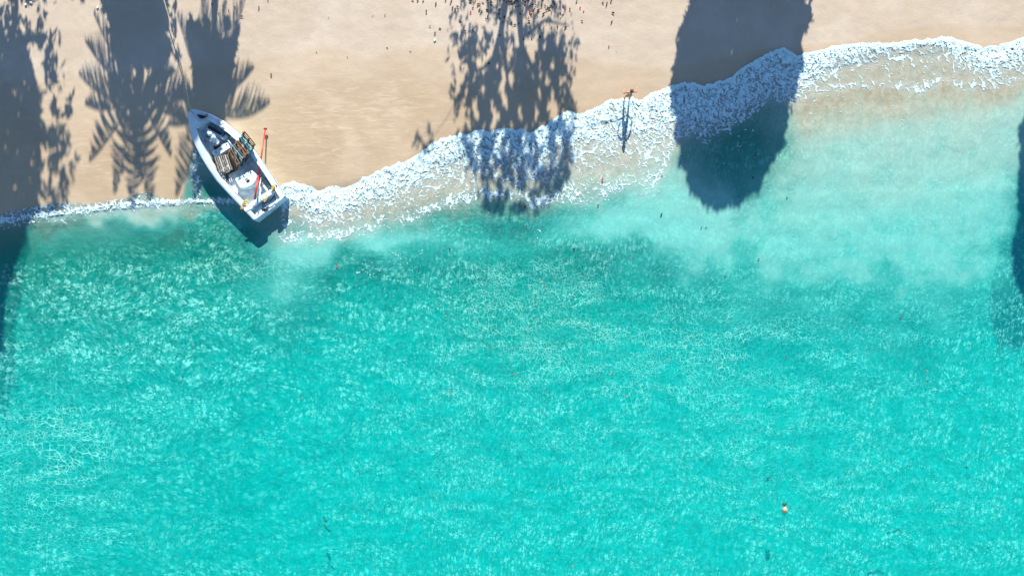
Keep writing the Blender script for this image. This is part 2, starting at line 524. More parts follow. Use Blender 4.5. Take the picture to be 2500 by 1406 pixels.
cx = np.unique(np.concatenate([axis(-160, 2660, 6, 120), np.arange(432, 492, 1.5)]))
tt = np.concatenate([[0, 1.5, 3, 5, 8], np.arange(12, 1420, 6), 1420 + np.geomspace(1, 120, 10) * 60])
PX, T = np.meshgrid(cx, tt)
PY = T + edge(PX)
WZ = water_z(PX, PY)
wx_ = 60 * (fbm(PX / 160, PY / 160, 61, 4) - .5); wy_ = 60 * (fbm(PX / 160, PY / 160, 71, 4) - .5)
wx2 = 130 * (fbm(PX / 60, PY / 60, 63, 4) - .5); wy2 = 130 * (fbm(PX / 60, PY / 60, 73, 4) - .5)
QX, QY = PX + wx_ + wx2 * .6, PY + wy_ + wy2 * .6
# pale suspended sediment: a front whose lower edge runs along this line
MF = np.array([(-500, 560), (0, 585), (300, 600), (500, 560), (600, 610), (640, 730), (700, 770), (760, 720), (830, 650), (960, 640), (1150, 610), (1350, 640),
               (1480, 690), (1560, 720), (1700, 770), (1850, 830), (2000, 860), (2200, 870), (2350, 850), (2450, 760), (2500, 700), (3500, 600)], float)
mf = np.interp(QX, MF[:, 0], MF[:, 1])
nearness = (mf + 60 * (fbm(PX / 120, PY / 120, 68, 3) - .5) - QY) / np.maximum(mf - edge(PX), 60)
milk = sstep(-.30, .95, nearness) * .55 * (1 - sstep(1350, 1600, PX))
milk += sstep(1300, 1650, PX) * sstep(-.10, .42, nearness + .25 * (fbm(PX / 70, PY / 60, 66, 4) - .5)) * .9
pale = sstep(.30, .85, nearness)
milk += .5 * gauss(QX, QY, 690, 690, 75, 90) + .3 * gauss(QX, QY, 880, 600, 130, 30) + .3 * gauss(QX, QY, 1750, 480, 50, 60)
milk += .35 * gauss(QX, QY, 330, 530, 180, 22) + .35 * gauss(QX, QY, 560, 540, 40, 30)
lowl = np.interp(PX, [600, 700, 850, 1000, 1200, 1400, 1640], [600, 610, 610, 590, 560, 540, 520])
milk += .5 * np.exp(-((QY - lowl - 10) / 48) ** 2) * sstep(650, 760, PX) * (1 - sstep(1700, 1800, PX))
milk *= 1 - .6 * gauss(QX, QY, 1250, 560, 90, 35)
milk *= 1 - .75 * gauss(QX, QY, 120, 545, 140, 14)
milk *= 1 - .8 * gauss(QX, QY, 1790, 360, 120, 130) + .25 * gauss(QX, QY, 1760, 480, 30, 40)  # shade tone put into the water colour: milk thinned inside the round tree's shadow
milk *= 1 - .8 * gauss(PX, PY, 0, 640, 60, 120)
milk *= 1 - .7 * gauss(PX, PY, 2500, 620, 40, 180)
milk = np.clip(milk, 0, 1)
lx = sstep(640, 760, PX)
dd = T + 40 * (fbm(PX / 70, PY / 35, 81, 4) - .5)
sw = np.interp(PX, [0, 440, 690, 800, 1000, 1100, 1300, 1500, 1640, 1700, 1900, 1960, 2200, 2500], [8, 8, 60, 120, 160, 190, 190, 215, 190, 100, 110, 210, 200, 150])
sandy = (1 - sstep(.55, 1.25, dd / sw)) * (.35 + .65 * lx)
strk = fbm(PX / 9, PY / 90, 85, 3)
sandy = np.clip(sandy * (.72 + .5 * strk) + .6 * gauss(PX, PY, 720, 515, 45, 26) + .5 * gauss(QX, QY, 480, 515, 60, 10), 0, 1)  # churn by the stern: stirred sand plus boat shadow put into the colour
caustic_net = .95 * gauss(PX, PY, 1320, 770, 170, 150) + .7 * gauss(PX, PY, 1650, 830, 240, 90) + .85 * gauss(PX, PY, 170, 1120, 200, 190) + .45 * gauss(PX, PY, 620, 640, 90, 70)  # strength of the painted caustic light by area
caustic_net += .42 * gauss(PX, PY, 1900, 1050, 420, 250) + .25 * gauss(PX, PY, 1100, 1000, 300, 250) + .34 + .35 * gauss(PX, PY, 1350, 660, 220, 50)
caustic_net += .3 * gauss(PX, PY, 350, 720, 260, 140) + .3 * gauss(PX, PY, 1800, 860, 300, 120)
caustic_net *= .6 + .9 * fbm(QX / 140, QY / 120, 91, 3)
caustic_net *= 1 - .75 * gauss(PX, PY, 600, 1230, 240, 240)
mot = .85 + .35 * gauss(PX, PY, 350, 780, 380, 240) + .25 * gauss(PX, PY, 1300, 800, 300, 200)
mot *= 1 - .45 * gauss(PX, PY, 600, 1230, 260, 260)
mot *= 1 - .45 * np.clip(caustic_net, 0, 1)
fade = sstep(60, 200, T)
caustic_net = np.clip(caustic_net * .72, 0, .85) * fade; mot = np.clip(mot, 0, 1) * fade
green = np.clip(1.05 * (1 - sstep(560, 1080, PY + .12 * PX + 120 * (fbm(PX / 240, PY / 240, 95, 3) - .5))) + .35 * gauss(PX, PY, 1300, 800, 260, 140), 0, 1)
deep_or_shade = .55 * gauss(QX, QY, 110, 552, 230, 20) + .5 * gauss(QX, QY, 520, 450, 60, 60) + .65 * gauss(QX, QY, 862, 628, 36, 14) + .35 * gauss(QX, QY, 560, 570, 120, 22)  # patches by the hull put the boat's shadow into the water colour
deep_or_shade += .18 * gauss(QX, QY, 150, 760, 50, 90) + .25 * gauss(QX, QY, 600, 520, 60, 60)
deep_or_shade += .36 * sstep(.50, .64, fbm(PX / 48, PY / 40, 97, 4)) * gauss(PX, PY, 260, 760, 380, 260)
deep_or_shade += .3 * sstep(.5, .66, fbm(PX / 40, PY / 40, 98, 4)) * gauss(PX, PY, 1300, 770, 260, 170)
deep_or_shade = np.clip(deep_or_shade, 0, 1)
op = .24 * sstep(0, 30, T) + .06 * sstep(0, 150, T) + .52 * np.clip(milk + .5 * sandy, 0, 1)
dep = sstep(0, 170, T) * (1 - .5 * np.clip(sandy, 0, 1))
op = np.clip(op + .12 * (1 - sstep(500, 700, PX)) * sstep(4, 30, T), 0, .9)
fx = np.linspace(-400, 400, 4001)
fden = .78 + .42 * sstep(-16, 2, fx)
along = np.interp((PX - 1250) / S, fx, np.cumsum(fden) * (fx[1] - fx[0])) - .20 * (703 - PY) / S * sstep(-10, 5, (PX - 1250) / S)
froth = np.clip(foam_field(PX, PY)[0], 0, 1) * .85
seam = sea_material()
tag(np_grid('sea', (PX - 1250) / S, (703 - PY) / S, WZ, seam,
            dict(sandy=sandy, milk=milk, caustic_net=caustic_net, mot=mot, deep_or_shade=deep_or_shade, op=op, green=green, dep=dep, froth=froth, along=along, pale=pale), kind='structure'))

# ------------------------------------------------------------------ surf foam, real lace of white bubbles
foam_t = NT('foam', True); fp = foam_t.pos()
fn = foam_t.noise(fp, 9, 5, .7); fn2 = foam_t.noise(fp, 30, 3, .7)
fc = foam_t.mix(foam_t.ramp(foam_t.attr('thick'), .0, .6), (.52, .70, .76, 1), (.64, .89, .93, 1))
fnr = foam_t.bump(foam_t.math('ADD', fn.outputs[0], foam_t.math('MULTIPLY', fn2.outputs[0], .4)), .7, .07)
foamm = foam_t.done(foam_t.principled(fc, .6, fnr, .3))

def foam_block(x0, x1, step, tmax):
    xs = np.arange(x0, x1, step); ts = np.arange(0, tmax, step)
    PX, T0 = np.meshgrid(xs, ts)
    e = edge(PX)
    PY = T0 + e
    jx = (_hash(PX * 97, PY * 31, 3) - .5) * step * .5
    PX = PX + jx
    cov, T, D, L = foam_field(PX, PY)
    X, Y = PX / S, PY / S
    wx = .95 * (fbm(X / 1.1, Y / 1.1, 111, 4) - .5) + .16 * (fbm(X / .2, Y / .2, 113, 2) - .5)
    wy = .95 * (fbm(X / 1.1, Y / 1.1, 121, 4) - .5) + .16 * (fbm(X / .2, Y / .2, 123, 2) - .5)
    # lace drawn out down the slope
    u, v = X + wx + .15 * Y, (Y + wy) * .72
    a1, a2 = worley(u / .62, v / .62, 131); c1, c2 = worley(u / .33, v / .33, 133)
    pick = sstep(.45, .55, fbm(X / .9, Y / .9, 135, 2))
    e1 = (a2 - a1) * 1.3 * pick + (c2 - c1) * (1 - pick)
    b1, b2 = worley(u / .17, v / .17, 137); e2 = b2 - b1
    rag = fbm(X / .09, Y / .13, 141, 3)
    thr = np.clip(cov, 0, 1)
    s1 = .04 + .55 * thr ** 1.5 - e1                     # big cells
    s2 = .78 * thr ** 2 - .05 - e2                     # fine cells
    s3 = (thr - .62) * 2.2 + (rag - .5) * 1.7            # solid froth
    big = np.maximum(np.maximum(s1 * 1.0, s2 * .9), s3) + (rag - .5) * (.16 + .2 * thr)
    big = big - .05 * (1 - thr)
    n1 = fbm((X + wx) / .22, (Y + wy) / .36, 171, 3); n2 = fbm((X + wx * .6) / .12, (Y + wy * .6) / .17, 175, 2)
    md = fbm(X / .9, Y / .9, 177, 2)
    lead = 1 - sstep(0, 14, T)                       # the leading rim stays closed
    h1 = (np.abs(n1 - .5) - (.010 + .045 * (md - .45) + .02 * (1 - thr))) * 9 + lead * .8
    h2 = (np.abs(n2 - .5) - (.008 + .045 * (.6 - md) + .02 * (1 - thr))) * 7 + lead * .8
    big = np.where(thr > .55, np.minimum(big, np.minimum(h1, h2)), big)
    field = np.where(cov < .03, -1, big)
    # flecks beyond the lace
    fl = vnoise(X / .07, Y / .07, 151) * sstep(.45, .62, fbm(X / 1.2, Y / 1.2, 153, 2))
    beyond = (T > L * .9) & (T < L * 1.75)
    field = np.where(beyond & (fl > .86), .12, field)
    thick = np.clip(field, 0, 1)
    keep = (field[:-1, :-1] > 0) & (field[1:, 1:] > 0)
    Z = water_z(PX, PY) + .012 + .05 * np.minimum(thick, .6) * (.4 + 1.2 * fbm(X / .12, Y / .12, 161, 2)) +   .09 * sstep(0, 10, T) * (fbm(X / .28, Y / .42, 163, 3) - .35) * sstep(.3, .9, thr)
    return PX, PY, Z, thick, keep


def foam_object(x0, x1, step, tmax, label):
    PX, PY, Z, th, keep = foam_block(x0, x1, step, tmax)
    o = np_grid('surf_foam', (PX - 1250) / S, (703 - PY) / S, Z, foamm, {'thick': th}, keep=keep)
    return tag(o, label, 'sea foam', None, 'stuff')


foam_object(-60, 680, 1.5, 150, 'thin white foam line along the shallow left shore beside the boat')
foam_object(680, 1640, 1.5, 300, 'broad white surf foam running from the boat stern to the walking person and beyond')
foam_object(1638.5, 2560, 1.5, 260, 'lacy surf foam along the right shore, partly blue in tree shade')

# ------------------------------------------------------------------ shared materials
M = {}
M['gel'] = simple('white_gelcoat', (.64, .78, .84), .35, .05, 3, coat=.3)
M['hull'] = simple('pale_hull_paint', (.55, .78, .88), .35, .06, 2, coat=.3)
M['deck'] = simple('worn_pale_deck', (.60, .66, .69), .7, .14, 4, bump=.2)
M['grey_floor'] = simple('grey_floor', (.30, .34, .36), .8, .2, 3, bump=.2)
M['black'] = simple('black_plastic', (.012, .013, .016), .5, .1)
M['navy'] = simple('navy_fitting', (.015, .05, .09), .4, .1)
M['metal'] = simple('dull_metal', (.45, .47, .48), .35, .1, metal=.7)
M['rope_y'] = simple('yellow_rope', (.62, .50, .10), .8, .15, 40, bump=.4)
M['rope_w'] = simple('tan_rope', (.60, .50, .32), .8, .2, 60, bump=.4)
M['red'] = simple('red_paint', (.62, .035, .018), .4, .15, 8)
M['pad'] = simple('black_cushion', (.018, .024, .032), .6, .1)
M['w_grey'] = simple('grey_weathered_wood', (.24, .22, .20), .85, .28, 14, bump=.4)
M['w_brown'] = simple('brown_wood', (.22, .12, .07), .85, .28, 14, bump=.4)
M['w_tan'] = simple('tan_wood', (.42, .26, .15), .85, .22, 14, bump=.4)
M['w_salmon'] = simple('salmon_painted_wood', (.42, .16, .10), .8, .22, 14, bump=.4)
M['w_teal'] = simple('turquoise_painted_wood', (.05, .30, .36), .75, .2, 14, bump=.4)
M['w_dark'] = simple('dark_wet_wood', (.07, .055, .045), .8, .28, 14, bump=.4)
M['w_pale'] = simple('pale_bleached_wood', (.50, .50, .46), .85, .2, 14, bump=.4)
M['skin1'] = simple('dark_skin', (.10, .05, .03), .5, .06, 20)
M['skin2'] = simple('tanned_skin', (.42, .20, .11), .5, .06, 20)
M['hair'] = simple('brown_hair', (.075, .032, .018), .6, .2, 40)
M['hairb'] = simple('black_hair', (.012, .01, .009), .6, .2, 40)
M['shirt'] = simple('pale_blue_cloth', (.62, .74, .80), .85, .1, 12, bump=.2)
M['trouser'] = simple('off_white_cloth', (.62, .60, .58), .85, .1, 12, bump=.2)
M['swim'] = simple('black_swimwear', (.015, .014, .018), .7, .1, 12)
M['strap'] = simple('white_strap', (.7, .68, .66), .7, .05, 12)
M['eye'] = simple('eye', (.03, .02, .015), .2, .02)
M['bark'] = simple('bark', (.16, .12, .09), .9, .25, 4, bump=.6)
M['leafg'] = simple('tree_leaf', (.045, .10, .025), .5, .25, 3)
M['frond'] = simple('palm_leaf', (.06, .12, .03), .5, .25, 3)
M['l_red'] = simple('red_leaf', (.34, .025, .025), .6, .2, 20)
M['l_brown'] = simple('brown_leaf', (.12, .045, .025), .7, .25, 20)
M['l_dark'] = simple('dark_leaf', (.022, .014, .014), .7, .25, 20)
M['l_orange'] = simple('orange_leaf', (.50, .15, .07), .7, .2, 20)
M['buoy'] = simple('faded_orange_plastic', (.75, .30, .17), .45, .1, 8)
M['shell'] = simple('white_shell', (.75, .73, .68), .5, .05, 30)
M['weed'] = simple('dark_weed', (.012, .05, .05), .8, .2, 10)

# ------------------------------------------------------------------ boat
BR = W(466, 270, 1.4)
AX = Vector((.612, -.7909)); LT = Vector((.7909, .612))
boat_rz = math.atan2(AX.y, AX.x)
boat = empty('fishing_boat', (BR.x, BR.y, 0), 'open white fishing boat beached bow first on the sand with its stern in the surf', 'boat', rz=boat_rz)


def BL(px, py, z):
    w = W(px, py, z); d = Vector((w.x - BR.x, w.y - BR.y))
    return (d.dot(AX), d.dot(LT), z)


def Z1(zx, zy, z): return BL(430 + zx / 4.535, 250 + zy / 4.535, z)


def toworld(p):
    return Vector((BR.x + AX.x * p[0] + LT.x * p[1], BR.y + AX.y * p[0] + LT.y * p[1], p[2]))


HB = [(0, .04), (.12, .24), (.35, .45), (.74, .73), (1.1, .92), (1.5, 1.09), (2.25, 1.27), (3.0, 1.37), (3.85, 1.42), (5.2, 1.32), (5.95, 1.24), (7.05, 1.14)]
hbx = [a for a, b in HB]; hby = [b for a, b in HB]


def sect(s, deck=None):
    w = float(np.interp(s, hbx, hby)); zp = .30 * (1 - s / 7)
    zg = .92 + .30 * max(0, 1 - s / 3) ** 2 + zp
    kz = -.22 + 1.15 * max(0, 1 - s / 1.3) ** 2 + zp * .5
    cz = min(zg - .4, .0 + .75 * max(0, 1 - s / 2.0) ** 1.5 + zp * .5)
    gw = float(np.interp(s, [0, 1, 3, 4.5, 7.1], [.36, .36, .26, .18, .18]))
    go = .90 * w; gi = max(.012, go - gw)
    zf = .28 + zp
    return dict(w=w, zg=zg, kz=kz, cz=cz, go=go, gi=gi, zf=zf)


st_all = [0, .05, .12, .22, .35, .5, .74, .93, 1.1, 1.5, 1.9, 2.25, 2.6, 3.0, 3.4, 3.85, 4.3, 4.8, 5.2, 5.6, 5.95, 6.4, 6.86]


def loft(name, mat, pts_fn, stations, parent=boat, sides=(1, -1), smooth=True, solid=0):
    v = []; f = []
    for sd in sides:
        rows = [[(s, sd * y, z) for (y, z) in pts_fn(s)] for s in stations]
        n = len(rows[0]); b = len(v)
        for r in rows: v += r
        for i in range(len(rows) - 1):
            for k in range(n - 1):
                q = [b + i * n + k, b + (i + 1) * n + k, b + (i + 1) * n + k + 1, b + i * n + k + 1]
                f.append(q if sd > 0 else q[::-1])
    o = mesh_obj(name, v, f, mat, parent, smooth)
    if smooth:
        m = o.modifiers.new('es', 'EDGE_SPLIT'); m.split_angle = math.radians(35)
    return o


def outer(s):
    d = sect(s); return [(0, d['kz']), (.72 * d['w'], d['cz']), (.93 * d['w'], (d['cz'] + d['zg'] - .24) / 2), (d['w'], d['zg'] - .24), (.985 * d['w'], d['zg'] - .11)]


hull = loft('hull', M['hull'], outer, st_all)
loft('rub_rail', M['navy'], lambda s: [(sect(s)['w'] * .987, sect(s)['zg'] - .125), (sect(s)['w'] * .995 + .012, sect(s)['zg'] - .115), (sect(s)['w'] * .995 + .012, sect(s)['zg'] - .09), (sect(s)['w'] * .98, sect(s)['zg'] - .085)], st_all)
loft('gunwale', M['gel'], lambda s: [(.985 * sect(s)['w'], sect(s)['zg'] - .10), (.955 * sect(s)['w'], sect(s)['zg'] - .035), (sect(s)['go'], sect(s)['zg']), (sect(s)['gi'], sect(s)['zg'] - .004), (max(.006, sect(s)['gi'] - .012), sect(s)['zg'] - .03)], st_all)
st_in = [s for s in st_all if s >= .93]
loft('inner_side', M['gel'], lambda s: [(sect(s)['gi'] - .012, sect(s)['zg'] - .03), (sect(s)['gi'] + .04, sect(s)['zg'] - .12), (max(.05, sect(s)['gi'] - .03), sect(s)['zf'])], st_in)
loft('floor', M['deck'], lambda s: [(sect(s)['gi'] + .02, sect(s)['zf']), (0, sect(s)['zf'] - .01)], st_in)
loft('foredeck', M['gel'], lambda s: [(sect(s)['gi'] - .004, sect(s)['zg'] - .02), (0, sect(s)['zg'] + .02)], [s for s in st_all if s <= .93])
d9 = sect(.93)
MB().prism([(.90, -d9['gi']), (.90, d9['gi']), (.96, d9['gi'] - .01), (.96, -d9['gi'] + .01)], d9['zf'], d9['zg'] - .005).build('bulkhead', M['gel'], boat)
dT = sect(6.86)
MB().prism([(6.79, -dT['w'] * .97), (6.79, dT['w'] * .97), (6.89, dT['w'] * .97), (6.89, -dT['w'] * .97)], dT['cz'] - .1, dT['zg'] - .22).build('transom', M['hull'], boat, bevel=.02)
MB().prism([(6.79, -1.0), (6.79, -.35), (6.91, -.38), (6.91, -1.0)], dT['zg'] - .2, dT['zg'] + .005).build('transom_cap', M['gel'], boat, bevel=.02)
MB().prism([(6.79, 1.0), (6.79, .42), (6.91, .45), (6.91, 1.0)], dT['zg'] - .2, dT['zg'] + .005).build('transom_cap', M['gel'], boat, bevel=.02)


def zp_(pts, z): return [Z1(a, b, z)[:2] for a, b in pts]


def part(name, mat, pts, z0, z1, parent=boat, bevel=.02, taper=1.0):
    return MB().prism(zp_(pts, z1), z0, z1, taper).build(name, mat, parent, bevel=bevel)


# foredeck fittings
part('anchor_locker', M['black'], [(226, 132), (262, 140), (318, 146), (340, 150), (312, 178), (262, 178)], 1.40, 1.475, bevel=0)
MB().tube([Z1(a, b, 1.5) for a, b in ((165, 95), (200, 140), (248, 205), (262, 212), (330, 165))], .018, 6).build('bow_rail', M['metal'], boat, True)
MB().tube([Z1(a, b, 1.52) for a, b in ((300, 150), (330, 158), (345, 150), (335, 135), (352, 132))], .03, 6).build('anchor', M['black'], boat, True)
for (a, b) in ((155, 92), (158, 240), (480, 215), (255, 490), (410, 785), (1110, 920)):
    zc = 1.5 if b < 100 else 1.27 if b < 260 else 1.12 if b < 600 else 1.0 if b < 900 else .98
    p = Z1(a, b, zc); o = MB(); o.box((p[0], p[1], zc + .01), (.16, .035, .03)); o.box((p[0], p[1], zc - .015), (.05, .05, .05)); o.build('cleat', M['metal'] if b != 920 else M['black'], boat)
# handrails on the side decks
MB().tube([Z1(462, 235, 1.28), Z1(480, 218, 1.36), Z1(500, 230, 1.36), Z1(525, 232, 1.34), Z1(500, 250, 1.27)], .018, 6).build('hand_rail', M['metal'], boat, True)
MB().tube([Z1(a, b, z) for a, b, z in ((215, 290, 1.3), (232, 400, 1.22), (285, 520, 1.14), (345, 610, 1.08), (470, 780, 1.0), (600, 935, .97), (700, 1050, .95))], .02, 6).build('hand_rail', M['navy'], boat, True)
# vents on the front bulkhead
for i in range(6):
    MB().box((0.965, -.42 + i * .11, 1.10 + .03 * (i % 2)), (.012, .06, .035)).build('vent', M['black'], boat)
# forward starboard console with black cushion
cs = part('console', M['gel'], [(352, 252), (555, 358), (566, 385), (512, 412), (395, 350), (338, 300), (330, 268)], .42, .92)
MB().prism(zp_([(352, 264), (378, 262), (524, 346), (488, 364), (440, 338), (346, 284)], .94), .92, .945).build('cushion', M['pad'], cs)
for a, b in ((533, 356), (517, 371)):
    p = Z1(a, b, .93); MB().tube([(p[0], p[1], .921), (p[0], p[1], .935)], .055, 12).build('cup_holder', M['black'], cs)
part('bench', M['gel'], [(306, 288), (326, 280), (412, 332), (404, 350), (390, 352), (312, 306)], .42, .74)
part('footwell', M['grey_floor'], [(308, 306), (352, 330), (420, 372), (470, 440), (560, 440), (640, 400), (660, 430), (560, 500), (480, 470), (400, 400), (340, 372)], .40, .47, bevel=0)
part('side_pocket', M['black'], [(530, 318), (562, 330), (606, 362), (594, 378), (560, 352)], .9, .955, bevel=0)
part('side_locker', M['gel'], [(548, 356), (596, 384), (604, 404), (636, 392), (650, 408), (662, 424), (676, 400), (600, 350)], .42, .80)
# midship locker
lk = part('locker', M['gel'], [(392, 548), (430, 612), (630, 486), (582, 440), (520, 462), (440, 520)], .38, .86)
for a, b in ((440, 555), (490, 512), (508, 515), (560, 470)):
    p = Z1(a, b, .87); MB().box((p[0], p[1], .868), (.08, .04, .02)).build('latch', M['black'], lk)
part('bait_well', M['black'], [(412, 482), (492, 472), (452, 508), (420, 524)], .5, .872, bevel=0)
MB().tube([Z1(575, 420, .9), Z1(600, 455, .95), Z1(622, 478, .9)], .03, 6).build('grab_bar', M['gel'], boat, True)
part('port_step', M['gel'], [(310, 560), (352, 500), (372, 540), (366, 556)], .38, .60)
# aft engine box
eb = part('engine_box', M['gel'], [(645, 852), (656, 838), (690, 828), (700, 812), (738, 800), (826, 750), (846, 752), (888, 800), (894, 832), (884, 868), (856, 904), (820, 932), (770, 950), (712, 956), (690, 930)], .3, .90, taper=.97, bevel=.03)
MB().prism(zp_([(668, 846), (700, 832), (712, 845), (742, 826), (752, 838), (818, 798), (806, 786), (834, 770), (820, 756), (742, 802), (702, 816)], .91), .895, .91).build('recess_panel', M['hull'], eb)
for pts in ([(773, 872), (797, 850), (816, 866), (806, 882), (784, 888)], [(762, 858), (788, 836), (792, 840), (766, 863)], [(734, 806), (742, 802), (758, 826), (750, 832)]):
    MB().prism(zp_(pts, .915), .90, .918).build('hatch', M['black'], eb)
for a, b in ((822, 760), (826, 775), (690, 842), (715, 830)):
    p = Z1(a, b, .93); MB().tube([(p[0], p[1], .9), (p[0], p[1], .95)], .03, 10).build('knob', M['black'] if a > 800 else M['gel'], eb)
part('floor_hatch', M['grey_floor'], [(805, 1022), (862, 985), (905, 975), (912, 1010), (850, 1060), (826, 1062)], .27, .315, bevel=.005)
part('floor_hatch', M['deck'], [(690, 1020), (716, 990), (790, 978), (760, 1010), (712, 1036)], .27, .312, bevel=.005)
part('side_shelf', M['grey_floor'], [(925, 800), (985, 850), (1060, 950), (1030, 975), (960, 920), (930, 880)], .3, .6)
part('side_shelf', M['gel'], [(955, 925), (972, 915), (1018, 972), (1000, 985)], .3, .66)
# transom beam with holes and the splash well behind it
tb = part('transom_beam', M['gel'], [(748, 1162), (830, 1105), (1040, 966), (1084, 978), (1092, 1000), (1062, 1020), (850, 1150), (840, 1180), (770, 1212), (752, 1200)], .35, .98, bevel=.03)
for a, b in ((880, 1128), (907, 1112), (934, 1094), (960, 1076), (1004, 1048), (1052, 1008)):
    p = Z1(a, b - 14, .985); MB().tube([(p[0], p[1], .975), (p[0], p[1], .99)], .028, 10).build('rod_hole', M['navy'], tb)
part('splash_well', M['hull'], [(800, 1212), (862, 1165), (1080, 1030), (1112, 1132), (1010, 1200), (862, 1262)], .3, .52, bevel=.0)
part('well_step', M['gel'], [(862, 1262), (900, 1206), (930, 1150), (990, 1118), (1040, 1108), (1110, 1080), (1140, 1120), (1000, 1215), (940, 1256), (868, 1292)], .5, .72, bevel=.02)
part('swim_step', M['gel'], [(1088, 1010), (1140, 1000), (1170, 1030), (1150, 1110), (1110, 1090)], .4, .7, bevel=.02)
p = Z1(965, 1185, .80); om = MB().ball((p[0], p[1], .78), .11, sc=(1, 1, .8)).build('steering_ram', M['black'], boat, True)
MB().tube([Z1(965, 1185, .80), Z1(962, 1140, .88), Z1(950, 1105, .95)], .03, 6).build('lever', M['black'], om, True)
MB().tube([Z1(960, 1190, .78), Z1(990, 1196, .78), Z1(1020, 1192, .74)], .026, 6).build('cable', M['black'], om, True)
MB().tube([Z1(1085, 1040, .95), Z1(1060, 1080, .92), Z1(1010, 1112, .9), Z1(975, 1118, .9)], .022, 6).build('cable', M['black'], boat, True)
MB().tube([Z1(1060, 960, 1.0), Z1(1092, 975, 1.0), Z1(1088, 1030, .98), Z1(1040, 1090, .92)], .016, 6).build('cable', M['black'], boat, True)
MB().tube([Z1(1000, 1180, .8), Z1(985, 1140, .84), Z1(958, 1100, .98), Z1(940, 1090, .99)], .016, 6).build('cable', M['navy'], boat, True)
for i in range(16):                     # screws and stains of wear along the side decks
    s = 1.6 + i * .33
    for sd in (-1, 1):
        d = sect(s); MB().box((s + .05 * sd, sd * (d['go'] - .05), d['zg'] + .001), (.02, .02, .008)).build('screw', M['navy'], boat)


def thing_at(name, p_local, label, cat, group=None, rz=0.0):
    w = toworld(p_local)
    return empty(name, w, label, cat, group, rz=boat_rz + rz)


# ------------------------------------------------------------------ pallets in the boat
def pallet(zx, zy, z, yawv, tilt, mats, label, L=.98, Wd=.92, nslat=7):
    root = thing_at('wooden_pallet', Z1(zx, zy, z), label, 'pallet', 'wooden pallets stacked across the boat')
    w = Vector((yawv[0], -yawv[1])); root.rotation_mode = 'XYZ'
    rot = Matrix.Rotation(math.atan2(w.y, w.x), 4, 'Z') @ Matrix.Rotation(math.radians(tilt), 4, 'X')
    root.rotation_euler = rot.to_euler()
    sw = .058 if nslat > 7 else .062
    for i in range(nslat):
        y = -Wd / 2 + sw / 2 + i * (Wd - sw) / (nslat - 1)
        a = MB(); a.box((random.uniform(-.01, .01), y, .062), (L + random.uniform(-.02, .02), sw, .02))
        a.build('slat', mats[i % len(mats)], root)
    for i in range(3):
        y = -Wd / 2 + .05 + i * (Wd - .1) / 2
        MB().box((0, y, -.062), (L, .09, .018)).build('slat', mats[(i + 1) % len(mats)], root)
    for i in range(3):
        x = -L / 2 + .05 + i * (L - .1) / 2
        MB().box((x, 0, 0), (.06, Wd, .10)).build('bearer', M['w_dark'] if mats[0] != M['w_teal'] else M['w_teal'], root)
    return root


pallet(538, 678, .86, (.316, .949), -14, [M['w_grey'], M['w_grey'], M['w_pale']], 'grey weathered pallet lying nearly flat beside the port side', .92, .84, 8)
pallet(660, 600, .42, (.64, .768), 0, [M['w_dark'], M['w_brown']], 'dark pallet added flat under the leaning row to block light')  # extra pallet, added to stop light leaking onto the floor
pallet(712, 556, .57, (.64, .768), -4, [M['w_brown'], M['w_dark']], 'brown pallet added flat under the starboard end of the row to block light')  # second added pallet, blocks light below the leaning slats
pallet(632, 640, .95, (.50, .865), 56, [M['w_brown'], M['w_tan']], 'brown wooden pallet leaning next to the flat grey one')
pallet(676, 588, 1.0, (.64, .768), 54, [M['w_pale'], M['w_teal']], 'turquoise and bleached pallet leaning in the middle of the row')
pallet(716, 545, 1.05, (.62, .785), 54, [M['w_salmon'], M['w_tan']], 'salmon red pallet leaning in the row of pallets')
pallet(756, 500, 1.12, (.63, .775), 52, [M['w_teal'], M['w_pale'], M['w_dark']], 'dark pallet with turquoise blocks and pale slats leaning')
pallet(790, 448, 1.2, (.63, .775), 50, [M['w_dark'], M['w_pale'], M['w_dark']], 'dark wet pallet overhanging the starboard gunwale')
for k, (pts, zz) in enumerate([([(395, 580), (412, 570), (470, 770), (452, 780)], .7), ([(505, 800), (560, 780), (640, 745), (652, 765), (575, 800), (582, 862), (566, 870), (540, 815)], .45)]):
    q = toworld(Z1(*pts[0], zz))
    r = empty('plank', (q.x, q.y, zz - .03), ['dark narrow plank standing along the port edge of the grey pallet', 'broken dark plank lying on the floor below the grey pallet'][k], 'plank')
    mb = MB(); wp = [toworld(Z1(a, b, zz)) for a, b in pts]
    mb.prism([(p.x - q.x, p.y - q.y) for p in wp], 0, .04).build('board', M['w_dark'], r)

# ------------------------------------------------------------------ red pole over the starboard gunwale
pa = W(622, 487, 1.42); pb = W(648, 315, .44)
pole = empty('pole', (pa.x, pa.y, pa.z), 'long red pole lying from the stern beam over the starboard side', 'pole')
dv = pb - pa
MB().tube([(0, 0, 0), tuple(dv * .33)], .055, 10).build('handle', M['red'], pole, True)
MB().tube([tuple(dv * .33), tuple(dv)], .05, 10, .04).build('shaft', M['red'], pole, True)
MB().ball(tuple(dv * 1.0), .07, sc=(1.6, 1, 1)).build('end_cap', simple('dark_red', (.20, .02, .02), .5), pole, True)
MB().ball(tuple(dv * .53), .09, sc=(1, 1.1, 1)).build('collar', M['red'], pole, True)
ob = empty('boat_hook', W(634, 440, 1.0), 'thin pale boat hook propped on the deck beside the red pole', 'boat hook')
e1_ = W(637, 436, 1.05) - W(634, 440, 1.0); e2_ = W(628, 482, 1.02) - W(634, 440, 1.0)
MB().tube([tuple(e1_), tuple(e2_)], .025, 8).build('shaft', M['gel'], ob, True)
MB().ball(tuple(e1_), .04).build('tip', M['metal'], ob, True)

